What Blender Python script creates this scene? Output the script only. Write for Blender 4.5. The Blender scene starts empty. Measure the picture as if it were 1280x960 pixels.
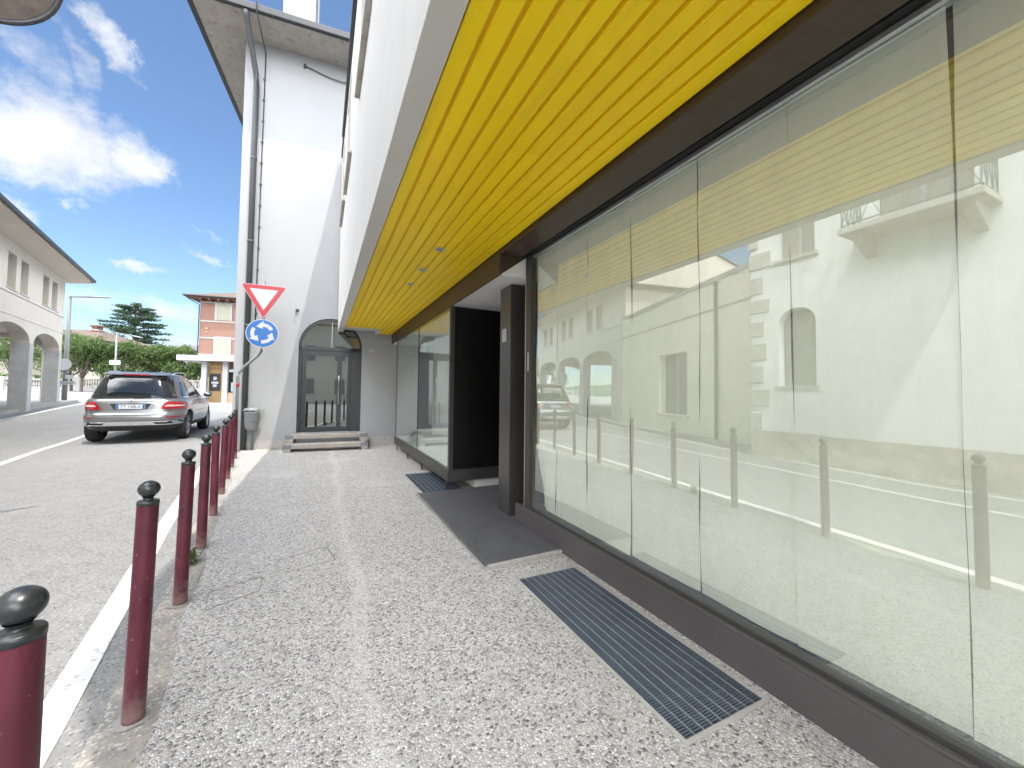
import bpy, bmesh, math, random
from mathutils import Vector, Matrix, noise as mnoise
R = math.radians
SC = bpy.context.scene
COL = SC.collection
rng = random.Random(7)

# ------------------------------------------------------------------ node helpers
class NT:
    def __init__(s, tree):
        s.t = tree; s.n = tree.nodes; s.l = tree.links
    def add(s, typ, **kw):
        n = s.n.new(typ)
        for k, v in kw.items():
            if k.startswith('i_'):
                key = k[2:]
                key = int(key) if key.isdigit() else key.replace('_', ' ')
                s.put(n.inputs[key], v)
            else:
                setattr(n, k, v)
        return n
    def put(s, sock, v):
        if isinstance(v, bpy.types.NodeSocket): s.l.new(v, sock)
        else: sock.default_value = v
    def math(s, op, a, b=0.0, c=None, clamp=False):
        n = s.n.new('ShaderNodeMath'); n.operation = op; n.use_clamp = clamp
        s.put(n.inputs[0], a); s.put(n.inputs[1], b)
        if c is not None: s.put(n.inputs[2], c)
        return n.outputs[0]
    def vmath(s, op, a, b=(0, 0, 0), out=0):
        n = s.n.new('ShaderNodeVectorMath'); n.operation = op
        s.put(n.inputs[0], a); s.put(n.inputs[1], b)
        return n.outputs[out]
    def mix(s, f, a, b, blend='MIX'):
        n = s.n.new('ShaderNodeMix'); n.data_type = 'RGBA'; n.blend_type = blend
        s.put(n.inputs[0], f); s.put(n.inputs[6], a); s.put(n.inputs[7], b)
        return n.outputs[2]
    def noise(s, vec, scale, detail=3.0, rough=0.5, out=0):
        n = s.n.new('ShaderNodeTexNoise')
        s.put(n.inputs['Vector'], vec); s.put(n.inputs['Scale'], scale)
        s.put(n.inputs['Detail'], detail); s.put(n.inputs['Roughness'], rough)
        return n.outputs[out]
    def ramp(s, fac, stops):
        n = s.n.new('ShaderNodeValToRGB'); e = n.color_ramp.elements
        while len(e) < len(stops): e.new(0.5)
        for el, (p, c) in zip(e, stops):
            el.position = p; el.color = c if len(c) == 4 else (*c, 1)
        s.put(n.inputs[0], fac)
        return n.outputs[0]
    def step(s, v, a, b):
        n = s.n.new('ShaderNodeMapRange'); n.interpolation_type = 'SMOOTHSTEP'
        s.put(n.inputs[0], v); n.inputs[1].default_value = a; n.inputs[2].default_value = b
        return n.outputs[0]
    def scalev(s, vec, sc):
        return s.vmath('MULTIPLY', vec, sc)
    def bump(s, h, strength, dist=0.01, normal=None):
        n = s.n.new('ShaderNodeBump'); n.inputs['Strength'].default_value = strength
        n.inputs['Distance'].default_value = dist; s.put(n.inputs['Height'], h)
        if normal is not None: s.put(n.inputs['Normal'], normal)
        return n.outputs[0]

def c4(c): return (c[0], c[1], c[2], 1.0)
def mul(c, k): return tuple(min(1.0, x * k) for x in c)

MATS = {}
def new_mat(name):
    m = bpy.data.materials.new(name); m.use_nodes = True
    nt = NT(m.node_tree); nt.n.clear()
    out = nt.add('ShaderNodeOutputMaterial')
    MATS[name] = m
    return m, nt, out

def pm(name, col, rough=0.7, var=0.12, scale=2.0, bump=0.15, bscale=60.0, metal=0.0, spec=0.4, coat=0.0,
       streak=0.0, streak_col=None, grime=0.0, grime_col=(0.12, 0.1, 0.08), space='Object'):
    m, nt, out = new_mat(name)
    tc = nt.add('ShaderNodeTexCoord')
    P = tc.outputs['Object']
    if space == 'World':
        P = nt.add('ShaderNodeNewGeometry').outputs['Position']
    n1 = nt.noise(P, scale, 4, 0.6)
    n2 = nt.noise(P, bscale, 2, 0.6)
    f = nt.math('ADD', nt.math('MULTIPLY', n1, 0.65), nt.math('MULTIPLY', n2, 0.35))
    base = nt.ramp(f, [(0.3, mul(col, 1 - var)), (0.7, mul(col, 1 + var))])
    if streak:
        sv = nt.scalev(P, (3.0, 3.0, 0.22))
        sn = nt.noise(sv, 1.6, 5, 0.62)
        base = nt.mix(nt.math('MULTIPLY', nt.step(sn, 0.52, 0.75), streak), base, c4(streak_col or mul(col, 0.55)))
    if grime:
        gn = nt.noise(P, scale * 2.3, 6, 0.7)
        base = nt.mix(nt.math('MULTIPLY', nt.step(gn, 0.52, 0.72), grime), base, c4(grime_col))
    b = nt.add('ShaderNodeBsdfPrincipled')
    nt.put(b.inputs['Base Color'], base)
    nt.put(b.inputs['Roughness'], nt.math('ADD', rough - 0.06, nt.math('MULTIPLY', n1, 0.12)))
    b.inputs['Metallic'].default_value = metal
    b.inputs['Specular IOR Level'].default_value = spec
    if coat:
        b.inputs['Coat Weight'].default_value = coat; b.inputs['Coat Roughness'].default_value = 0.05
    if bump:
        nt.put(b.inputs['Normal'], nt.bump(n2, bump, 0.004))
    nt.l.new(b.outputs[0], out.inputs[0])
    return m

def glass_mat(name, tint, ior=1.5, k=1.0, wob=0.0, base=0.0, dust=0.0):
    """thin pane: mirror reflection by Fresnel over clear transmission"""
    m, nt, out = new_mat(name)
    g = nt.add('ShaderNodeNewGeometry')
    c_ = nt.math('ABSOLUTE', nt.vmath('DOT_PRODUCT', g.outputs['Incoming'], g.outputs['Normal'], out=1))
    f0_ = ((ior - 1) / (ior + 1)) ** 2
    fr = nt.math('MULTIPLY_ADD', nt.math('POWER', nt.math('SUBTRACT', 1.0, c_, clamp=True), 5.0), 1 - f0_, f0_)
    fac = nt.math('MULTIPLY_ADD', fr, k, base, clamp=True)
    tr = nt.add('ShaderNodeBsdfTransparent'); tr.inputs[0].default_value = c4(tint)
    gl = nt.add('ShaderNodeBsdfGlossy'); gl.inputs['Roughness'].default_value = 0.0
    gl.inputs[0].default_value = (0.95, 1.0, 0.97, 1)
    if wob:
        P = nt.add('ShaderNodeTexCoord').outputs['Object']
        nn = nt.bump(nt.noise(P, 0.8, 1, 0.4), wob, 0.02)
        nt.put(gl.inputs['Normal'], nn)
    mx = nt.add('ShaderNodeMixShader')
    nt.put(mx.inputs[0], fac); nt.l.new(tr.outputs[0], mx.inputs[1]); nt.l.new(gl.outputs[0], mx.inputs[2])
    fin = mx.outputs[0]
    if dust:
        P = nt.add('ShaderNodeTexCoord').outputs['Object']
        df = nt.add('ShaderNodeBsdfDiffuse'); df.inputs[0].default_value = (0.85, 0.86, 0.80, 1)
        sm = nt.noise(nt.scalev(P, (1, 1, 0.45)), 1.7, 6, 0.65); fn = nt.noise(P, 14, 4, 0.7)
        dm = nt.math('MULTIPLY', nt.math('ADD', nt.math('MULTIPLY', nt.step(sm, 0.35, 0.7), 0.8), nt.math('MULTIPLY', fn, 0.5)), dust)
        m2 = nt.add('ShaderNodeMixShader'); nt.put(m2.inputs[0], dm); nt.l.new(fin, m2.inputs[1]); nt.l.new(df.outputs[0], m2.inputs[2]); fin = m2.outputs[0]
    nt.l.new(fin, out.inputs[0])
    return m

def emis(name, col, s):
    m, nt, out = new_mat(name)
    e = nt.add('ShaderNodeEmission'); e.inputs[0].default_value = c4(col); e.inputs[1].default_value = s
    nt.l.new(e.outputs[0], out.inputs[0]); return m

# ------------------------------------------------------------------ mesh builder
class MB:
    def __init__(s):
        s.v = []; s.f = []; s.mi = []; s.sm = []; s.cur = 0
    def add(s, vs, fs, smooth=False):
        o = len(s.v); s.v += [Vector(p) for p in vs]
        for f in fs:
            s.f.append([i + o for i in f]); s.mi.append(s.cur); s.sm.append(smooth)
        return s
    def mat(s, i): s.cur = i; return s
    def box(s, x0, x1, y0, y1, z0, z1, M=None):
        vs = [Vector((x, y, z)) for z in (z0, z1) for y in (y0, y1) for x in (x0, x1)]
        if M is not None: vs = [M @ p for p in vs]
        return s.add(vs, [(0, 2, 3, 1), (4, 5, 7, 6), (0, 1, 5, 4), (2, 6, 7, 3), (0, 4, 6, 2), (1, 3, 7, 5)])
    def bar(s, a, b, w, h, up=(0, 0, 1)):
        a = Vector(a); b = Vector(b); d = (b - a); L = d.length; d.normalize()
        u = Vector(up); r = d.cross(u)
        if r.length < 1e-4: r = d.cross(Vector((1, 0, 0)))
        r.normalize(); u = r.cross(d)
        M = Matrix((r, d, u)).transposed().to_4x4(); M.translation = a
        return s.box(-w / 2, w / 2, 0, L, -h / 2, h / 2, M)
    def tube(s, path, rad, n=10, cap=True, smooth=True):
        path = [Vector(p) for p in path]
        if not isinstance(rad, (list, tuple)): rad = [rad] * len(path)
        vs = []; fs = []
        ref = Vector((0, 0, 1))
        for i, p in enumerate(path):
            d = (path[min(i + 1, len(path) - 1)] - path[max(i - 1, 0)]).normalized()
            r = d.cross(ref)
            if r.length < 0.05: r = d.cross(Vector((1, 0, 0)))
            r.normalize(); u = r.cross(d)
            for k in range(n):
                a = 2 * math.pi * k / n
                vs.append(p + (r * math.cos(a) + u * math.sin(a)) * rad[i])
        for i in range(len(path) - 1):
            for k in range(n):
                fs.append((i * n + k, i * n + (k + 1) % n, (i + 1) * n + (k + 1) % n, (i + 1) * n + k))
        s.add(vs, fs, smooth)
        if cap:
            s.add(vs[:n], [tuple(range(n))]); s.add(vs[-n:], [tuple(reversed(range(n)))])
        return s
    def lathe(s, prof, c=(0, 0, 0), n=20, M=None, smooth=True):
        vs = []; fs = []
        for r, z in prof:
            for k in range(n):
                a = 2 * math.pi * k / n
                p = Vector((r * math.cos(a), r * math.sin(a), z))
                vs.append((M @ p if M is not None else p) + Vector(c))
        for i in range(len(prof) - 1):
            for k in range(n):
                fs.append((i * n + k, i * n + (k + 1) % n, (i + 1) * n + (k + 1) % n, (i + 1) * n + k))
        return s.add(vs, fs, smooth)
    def prism(s, poly, ext):
        """poly: list of 3D points (planar), extruded by ext"""
        n = len(poly); ext = Vector(ext)
        a = [Vector(p) for p in poly]; b = [p + ext for p in a]
        s.add(a + b, [tuple(reversed(range(n))), tuple(range(n, 2 * n))] +
              [(i, (i + 1) % n, n + (i + 1) % n, n + i) for i in range(n)])
        return s
    def panel(s, outer, holes, fr, th):
        """2D loops -> plate; fr(u,v,w) -> 3D with w in 0..th"""
        bm = bmesh.new(); es = []
        for loop in [outer] + list(holes):
            vv = [bm.verts.new((p[0], p[1], 0)) for p in loop]
            es += [bm.edges.new((vv[i], vv[(i + 1) % len(vv)])) for i in range(len(vv))]
        bmesh.ops.triangle_fill(bm, edges=es, use_beauty=True, use_dissolve=False)
        bm.verts.index_update()
        V = [v.co.copy() for v in bm.verts]; F = [[v.index for v in f.verts] for f in bm.faces]
        bm.free()
        s.add([fr(v.x, v.y, 0) for v in V], F)
        if th:
            s.add([fr(v.x, v.y, th) for v in V], [list(reversed(f)) for f in F])
            for loop in [outer] + list(holes):
                n = len(loop)
                s.add([fr(p[0], p[1], 0) for p in loop] + [fr(p[0], p[1], th) for p in loop],
                      [(i, (i + 1) % n, n + (i + 1) % n, n + i) for i in range(n)])
        return s
    def grid(s, fn, nu, nv, smooth=True):
        vs = [fn(i / nu, j / nv) for j in range(nv + 1) for i in range(nu + 1)]
        fs = [(j * (nu + 1) + i, j * (nu + 1) + i + 1, (j + 1) * (nu + 1) + i + 1, (j + 1) * (nu + 1) + i)
              for j in range(nv) for i in range(nu)]
        return s.add(vs, fs, smooth)
    def build(s, name, mats, parent=None, world=False, bevel=0.0, seg=2, recalc=True):
        me = bpy.data.meshes.new(name)
        V = s.v
        if world and parent is not None:
            I = (Matrix.Translation(parent.location) @ parent.rotation_euler.to_matrix().to_4x4()).inverted()
            V = [I @ p for p in V]
        me.from_pydata([tuple(p) for p in V], [], s.f)
        if not isinstance(mats, (list, tuple)): mats = [mats]
        for m in mats: me.materials.append(m if not isinstance(m, str) else MATS[m])
        me.polygons.foreach_set('material_index', s.mi)
        me.polygons.foreach_set('use_smooth', s.sm)
        if recalc:
            bm = bmesh.new(); bm.from_mesh(me)
            bmesh.ops.remove_doubles(bm, verts=bm.verts, dist=1e-5)
            bmesh.ops.recalc_face_normals(bm, faces=bm.faces)
            bm.to_mesh(me); bm.free()
        me.update()
        o = bpy.data.objects.new(name, me); COL.objects.link(o)
        if parent is not None: o.parent = parent
        if bevel:
            b = o.modifiers.new('bevel', 'BEVEL'); b.width = bevel; b.segments = seg; b.limit_method = 'ANGLE'; b.angle_limit = R(40)
        return o

def thing(name, label, cat, loc=(0, 0, 0), rz=0.0, group=None):
    o = bpy.data.objects.new(name, None); COL.objects.link(o)
    o.location = loc; o.rotation_euler = (0, 0, rz); o.empty_display_size = 0.2
    return tag(o, label, cat, group)
def tag(o, label, cat, group=None):
    o['label'] = label; o['category'] = cat
    if group: o['group'] = group
    return o
def struct(o, kind='structure'):
    o['kind'] = kind; return o
def kids(o): return [c for c in bpy.data.objects if c.parent == o]
def dup(root, loc, rz, label, tilt=(0, 0)):
    r = root.copy(); COL.objects.link(r); r.location = loc; r.rotation_euler = (tilt[0], tilt[1], rz); r['label'] = label
    for ch in kids(root):
        c = ch.copy(); COL.objects.link(c); c.parent = r
        for g in kids(ch):
            d = g.copy(); COL.objects.link(d); d.parent = c
    return r
def text_mesh(body, size, name, mat, parent, M, ext=0.002, sx=1.0):
    cu = bpy.data.curves.new(name, 'FONT'); cu.body = body; cu.size = size; cu.align_x = 'CENTER'; cu.align_y = 'CENTER'
    cu.extrude = ext; cu.resolution_u = 3
    t = bpy.data.objects.new(name + '_curve', cu); COL.objects.link(t)
    dg = bpy.context.evaluated_depsgraph_get()
    me = bpy.data.meshes.new_from_object(t.evaluated_get(dg))
    bpy.data.objects.remove(t)
    me.transform(Matrix.Diagonal((sx, 1, 1, 1))); me.transform(M); me.materials.clear(); me.materials.append(MATS[mat])
    o = bpy.data.objects.new(name, me); COL.objects.link(o); o.parent = parent
    return o

# ------------------------------------------------------------------ materials
def mk_pebble():
    m, nt, out = new_mat('pebble_concrete')
    P = nt.add('ShaderNodeNewGeometry').outputs['Position']
    wob = nt.scalev(nt.vmath('SUBTRACT', nt.noise(P, 30, 2, 0.5, out=1), (0.5, 0.5, 0.5)), (0.012, 0.012, 0.0))
    Pw = nt.scalev(nt.vmath('ADD', P, wob), (1, 1, 0))
    v1 = nt.add('ShaderNodeTexVoronoi', feature='F1'); nt.put(v1.inputs['Vector'], Pw); v1.inputs['Scale'].default_value = 80
    ve = nt.add('ShaderNodeTexVoronoi', feature='DISTANCE_TO_EDGE'); nt.put(ve.inputs['Vector'], Pw); ve.inputs['Scale'].default_value = 80
    sep = nt.add('ShaderNodeSeparateColor'); nt.put(sep.inputs[0], v1.outputs['Color'])
    stone = nt.ramp(sep.outputs[0], [(0.0, (0.055, 0.053, 0.052)), (0.15, (0.22, 0.212, 0.205)), (0.32, (0.44, 0.425, 0.405)),
                                     (0.6, (0.56, 0.545, 0.525)), (0.84, (0.72, 0.71, 0.69)), (1.0, (0.50, 0.44, 0.39))])
    stone = nt.mix(nt.math('MULTIPLY', nt.noise(P, 260, 2), 0.35), stone, (0.30, 0.28, 0.26, 1))
    mort = nt.mix(nt.noise(P, 7, 4), (0.24, 0.228, 0.212, 1), (0.40, 0.385, 0.36, 1))
    # distance-to-edge is in cell units, pebbles of uneven size
    size = nt.math('ADD', 0.015, nt.math('MULTIPLY', sep.outputs[1], 0.09))
    pk = nt.math('SUBTRACT', ve.outputs['Distance'], size)
    pmask = nt.step(pk, -0.02, 0.06)
    col = nt.mix(pmask, mort, stone)
    # worn pale tracks and darker damp patches
    big = nt.noise(P, 0.9, 5, 0.6)
    col = nt.mix(nt.math('MULTIPLY', nt.step(big, 0.5, 0.72), 0.22), col, (0.70, 0.68, 0.65, 1))
    col = nt.mix(nt.math('MULTIPLY', nt.step(nt.noise(P, 2.3, 6, 0.65), 0.56, 0.78), 0.3), col, (0.2, 0.19, 0.17, 1))
    sx = nt.add('ShaderNodeSeparateXYZ'); nt.put(sx.inputs[0], P)
    tr = nt.math('ABSOLUTE', nt.math('ADD', nt.math('SUBTRACT', sx.outputs[0], 0.25), nt.math('MULTIPLY', nt.math('SUBTRACT', nt.noise(P, 0.7, 4), 0.5), 0.45)))
    trm = nt.math('MULTIPLY', nt.math('SUBTRACT', 1.0, nt.step(tr, 0.0, 0.1)), nt.math('MULTIPLY', nt.noise(P, 9, 4), 0.55))
    col = nt.mix(trm, col, (0.62, 0.6, 0.56, 1))
    b = nt.add('ShaderNodeBsdfPrincipled'); nt.put(b.inputs['Base Color'], col)
    b.inputs['Roughness'].default_value = 0.75; b.inputs['Specular IOR Level'].default_value = 0.35
    h = nt.math('MINIMUM', nt.math('MULTIPLY', nt.math('MAXIMUM', pk, 0.0), 3.0), 0.8)
    h = nt.math('ADD', h, nt.math('MULTIPLY', nt.noise(P, 180, 2), 0.25))
    nt.put(b.inputs['Normal'], nt.bump(h, 0.9, 0.006))
    nt.l.new(b.outputs[0], out.inputs[0])
mk_pebble()

def mk_asphalt():
    m, nt, out = new_mat('asphalt')
    P = nt.add('ShaderNodeNewGeometry').outputs['Position']
    n = nt.noise(P, 130, 3, 0.7); big = nt.noise(P, 0.35, 5, 0.6); mid = nt.noise(P, 5, 5, 0.65)
    f = nt.math('ADD', nt.math('MULTIPLY', n, 0.55), nt.math('MULTIPLY', mid, 0.45))
    col = nt.ramp(f, [(0.3, (0.165, 0.164, 0.16)), (0.5, (0.22, 0.218, 0.212)), (0.72, (0.285, 0.282, 0.273))])
    v = nt.add('ShaderNodeTexVoronoi', feature='F1'); nt.put(v.inputs['Vector'], P); v.inputs['Scale'].default_value = 95
    sep = nt.add('ShaderNodeSeparateColor'); nt.put(sep.inputs[0], v.outputs['Color'])
    col = nt.mix(nt.math('MULTIPLY', nt.step(sep.outputs[0], 0.86, 0.95), 0.6), col, (0.06, 0.058, 0.055, 1))
    col = nt.mix(nt.math('MULTIPLY', nt.step(sep.outputs[1], 0.85, 0.95), 0.5), col, (0.42, 0.40, 0.37, 1))
    col = nt.mix(nt.math('MULTIPLY', nt.step(big, 0.45, 0.7), 0.25), col, (0.29, 0.28, 0.26, 1))
    # cracks
    cv = nt.vmath('ADD', P, nt.scalev(nt.noise(P, 1.5, 4, 0.6, out=1), (0.8, 0.8, 0)))
    ce = nt.add('ShaderNodeTexVoronoi', feature='DISTANCE_TO_EDGE'); nt.put(ce.inputs['Vector'], nt.scalev(cv, (1, 1, 0))); ce.inputs['Scale'].default_value = 0.28
    cr = nt.math('SUBTRACT', 1.0, nt.step(ce.outputs['Distance'], 0.0, 0.003))
    col = nt.mix(nt.math('MULTIPLY', cr, nt.math('MULTIPLY', nt.step(nt.noise(P, 0.5, 2), 0.55, 0.7), 0.5)), col, (0.12, 0.118, 0.112, 1))
    b = nt.add('ShaderNodeBsdfPrincipled'); nt.put(b.inputs['Base Color'], col); b.inputs['Roughness'].default_value = 0.85
    b.inputs['Specular IOR Level'].default_value = 0.3
    nt.put(b.inputs['Normal'], nt.bump(nt.math('ADD', n, sep.outputs[2]), 0.5, 0.004))
    nt.l.new(b.outputs[0], out.inputs[0])
mk_asphalt()

def mk_paint():
    m, nt, out = new_mat('road_paint')
    P = nt.add('ShaderNodeNewGeometry').outputs['Position']
    n = nt.noise(P, 45, 5, 0.75); n2 = nt.noise(P, 4, 4, 0.6)
    f = nt.math('ADD', nt.math('MULTIPLY', n, 0.6), nt.math('MULTIPLY', n2, 0.4))
    col = nt.mix(nt.step(f, 0.57, 0.66), (0.62, 0.61, 0.57, 1), (0.3, 0.29, 0.27, 1))
    v = nt.add('ShaderNodeTexVoronoi', feature='F1'); nt.put(v.inputs['Vector'], P); v.inputs['Scale'].default_value = 60
    sep = nt.add('ShaderNodeSeparateColor'); nt.put(sep.inputs[0], v.outputs['Color'])
    col = nt.mix(nt.math('MULTIPLY', nt.step(sep.outputs[0], 0.88, 0.95), 0.6), col, (0.24, 0.23, 0.21, 1))
    b = nt.add('ShaderNodeBsdfPrincipled'); nt.put(b.inputs['Base Color'], col); b.inputs['Roughness'].default_value = 0.7
    nt.put(b.inputs['Normal'], nt.bump(n, 0.3, 0.003)); nt.l.new(b.outputs[0], out.inputs[0])
mk_paint()
def mk_kerb():
    m, nt, out = new_mat('kerb_mix')
    P = nt.add('ShaderNodeNewGeometry').outputs['Position']
    n = nt.noise(P, 110, 3, 0.7); n2 = nt.noise(P, 3.5, 6, 0.65)
    v = nt.add('ShaderNodeTexVoronoi', feature='F1'); nt.put(v.inputs['Vector'], P); v.inputs['Scale'].default_value = 85
    sep = nt.add('ShaderNodeSeparateColor'); nt.put(sep.inputs[0], v.outputs['Color'])
    col = nt.mix(nt.step(n2, 0.4, 0.62), (0.25, 0.24, 0.22, 1), (0.40, 0.36, 0.30, 1))
    col = nt.mix(nt.math('MULTIPLY', n, 0.45), col, (0.12, 0.11, 0.1, 1))
    col = nt.mix(nt.math('MULTIPLY', nt.step(sep.outputs[0], 0.8, 0.9), 0.55), col, (0.55, 0.53, 0.49, 1))
    col = nt.mix(nt.math('MULTIPLY', nt.step(sep.outputs[1], 0.86, 0.94), 0.55), col, (0.1, 0.095, 0.09, 1))
    b = nt.add('ShaderNodeBsdfPrincipled'); nt.put(b.inputs['Base Color'], col); b.inputs['Roughness'].default_value = 0.85
    nt.put(b.inputs['Normal'], nt.bump(nt.math('ADD', n, sep.outputs[2]), 0.6, 0.004)); nt.l.new(b.outputs[0], out.inputs[0])
mk_kerb()

def mk_tiles(name, c1, c2):
    m, nt, out = new_mat(name)
    tc = nt.add('ShaderNodeTexCoord'); P = tc.outputs['Object']
    w = nt.add('ShaderNodeTexWave', wave_type='BANDS', bands_direction='X', wave_profile='SIN')
    nt.put(w.inputs['Vector'], P); w.inputs['Scale'].default_value = 1.6; w.inputs['Distortion'].default_value = 0.6; w.inputs['Detail'].default_value = 1
    n = nt.noise(P, 6, 4, 0.7)
    col = nt.mix(n, c4(c1), c4(c2)); col = nt.mix(nt.math('MULTIPLY', w.outputs[1], 0.45), col, c4(mul(c1, 0.35)))
    b = nt.add('ShaderNodeBsdfPrincipled'); nt.put(b.inputs['Base Color'], col); b.inputs['Roughness'].default_value = 0.85
    nt.put(b.inputs['Normal'], nt.bump(w.outputs[1], 0.8, 0.05)); nt.l.new(b.outputs[0], out.inputs[0])
mk_tiles('clay_tiles', (0.085, 0.058, 0.044), (0.18, 0.14, 0.105))
mk_tiles('grey_tiles', (0.12, 0.13, 0.14), (0.2, 0.21, 0.22))

def mk_leaf(name, a, b_, c):
    m, nt, out = new_mat(name)
    P = nt.add('ShaderNodeTexCoord').outputs['Object']
    f = nt.math('ADD', nt.math('MULTIPLY', nt.noise(P, 0.9, 3), 0.6), nt.math('MULTIPLY', nt.noise(P, 9, 2), 0.4))
    col = nt.ramp(f, [(0.32, a), (0.5, b_), (0.68, c)])
    d = nt.add('ShaderNodeBsdfPrincipled'); nt.put(d.inputs['Base Color'], col); d.inputs['Roughness'].default_value = 0.6
    d.inputs['Specular IOR Level'].default_value = 0.25
    t = nt.add('ShaderNodeBsdfTranslucent'); nt.put(t.inputs[0], nt.mix(0.5, col, (0.12, 0.15, 0.025, 1)))
    mx = nt.add('ShaderNodeMixShader'); mx.inputs[0].default_value = 0.3
    nt.l.new(d.outputs[0], mx.inputs[1]); nt.l.new(t.outputs[0], mx.inputs[2]); nt.l.new(mx.outputs[0], out.inputs[0])
mk_leaf('leaf_green', (0.038, 0.07, 0.022), (0.075, 0.12, 0.036), (0.125, 0.175, 0.06))
mk_leaf('leaf_cedar', (0.014, 0.036, 0.02), (0.03, 0.06, 0.036), (0.05, 0.088, 0.052))
mk_leaf('leaf_hedge', (0.03, 0.07, 0.012), (0.06, 0.13, 0.02), (0.1, 0.19, 0.035))

pm('white_plaster', (0.315, 0.318, 0.32), 0.85, 0.05, 1.2, 0.15, 90, streak=0.22, streak_col=(0.29, 0.285, 0.27), grime=0.1, grime_col=(0.27, 0.265, 0.25))
pm('fascia_plaster', (0.45, 0.44, 0.42), 0.85, 0.06, 1.5, 0.12, 80, streak=0.4, streak_col=(0.42, 0.39, 0.35))
pm('fascia_under', (0.56, 0.54, 0.5), 0.85, 0.05, 2, 0.1, 80)
pm('grey_plinth', (0.36, 0.345, 0.32), 0.85, 0.12, 4, 0.2, 60, grime=0.3)
pm('bare_concrete', (0.40, 0.375, 0.34), 0.9, 0.16, 3, 0.5, 25, grime=0.75, grime_col=(0.2, 0.16, 0.12))
pm('kerb_concrete', (0.29, 0.275, 0.25), 0.85, 0.14, 4, 0.35, 130, grime=0.35, grime_col=(0.26, 0.22, 0.17), space='World')
pm('dark_metal', (0.045, 0.043, 0.042), 0.45, 0.15, 3, 0.05, 80, metal=0.0, spec=0.5)
pm('brown_metal', (0.05, 0.032, 0.018), 0.45, 0.12, 3, 0.04, 60, spec=0.5)
pm('kick_metal', (0.085, 0.078, 0.078), 0.5, 0.12, 2.5, 0.05, 60, spec=0.45)
pm('black_panel', (0.006, 0.0055, 0.006), 0.45, 0.2, 2, 0.03, 50, spec=0.25)
pm('pillar_metal', (0.05, 0.047, 0.045), 0.3, 0.15, 1.2, 0.03, 40, spec=0.6)
pm('slot_black', (0.01, 0.01, 0.01), 0.7, 0.1, 2, 0, 20)
pm('alu', (0.55, 0.55, 0.55), 0.35, 0.08, 5, 0.03, 90, metal=0.85)
def mk_yellow():
    m, nt, out = new_mat('yellow_slats')
    W_ = nt.add('ShaderNodeNewGeometry').outputs['Position']
    sx = nt.add('ShaderNodeSeparateXYZ'); nt.put(sx.inputs[0], W_)
    k = nt.math('FLOOR', nt.math('DIVIDE', nt.math('SUBTRACT', sx.outputs[0], 0.462), 0.1072))
    j_ = nt.math('FLOOR', nt.math('DIVIDE', nt.math('ADD', sx.outputs[1], nt.math('MULTIPLY', k, 1.7)), 4.1))
    wn = nt.add('ShaderNodeTexWhiteNoise', noise_dimensions='2D'); cv = nt.add('ShaderNodeCombineXYZ'); nt.put(cv.inputs[0], k); nt.put(cv.inputs[1], j_); nt.put(wn.inputs['Vector'], cv.outputs[0])
    col = nt.mix(wn.outputs['Value'], (0.86, 0.57, 0.002, 1), (0.95, 0.67, 0.003, 1))
    d = nt.noise(nt.scalev(W_, (5, 0.6, 1)), 1.8, 6, 0.65)
    col = nt.mix(nt.math('MULTIPLY', nt.step(d, 0.52, 0.75), 0.28), col, (0.62, 0.38, 0.02, 1))
    col = nt.mix(nt.math('MULTIPLY', nt.step(nt.noise(W_, 55, 3, 0.7), 0.66, 0.74), 0.35), col, (0.5, 0.3, 0.03, 1))
    b = nt.add('ShaderNodeBsdfPrincipled'); nt.put(b.inputs['Base Color'], col); b.inputs['Roughness'].default_value = 0.48; b.inputs['Specular IOR Level'].default_value = 0.35
    nt.put(b.inputs['Normal'], nt.bump(nt.noise(nt.scalev(W_, (3, 1, 1)), 2.2, 3), 0.25, 0.01)); nt.l.new(b.outputs[0], out.inputs[0])
mk_yellow()
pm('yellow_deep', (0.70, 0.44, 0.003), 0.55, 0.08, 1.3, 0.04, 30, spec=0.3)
pm('recess_white', (0.72, 0.71, 0.69), 0.85, 0.03, 2, 0.06, 60)
pm('step_stone', (0.085, 0.085, 0.092), 0.55, 0.3, 5, 0.12, 120, grime=0.6, grime_col=(0.11, 0.108, 0.11), space='World')
pm('grate_steel', (0.36, 0.38, 0.40), 0.42, 0.2, 8, 0.05, 80, metal=0.6)
pm('grate_slat', (0.105, 0.13, 0.165), 0.4, 0.25, 6, 0.04, 80, metal=0.4)
pm('pit_dark', (0.014, 0.018, 0.026), 0.9, 0.2, 3, 0, 30)
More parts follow.
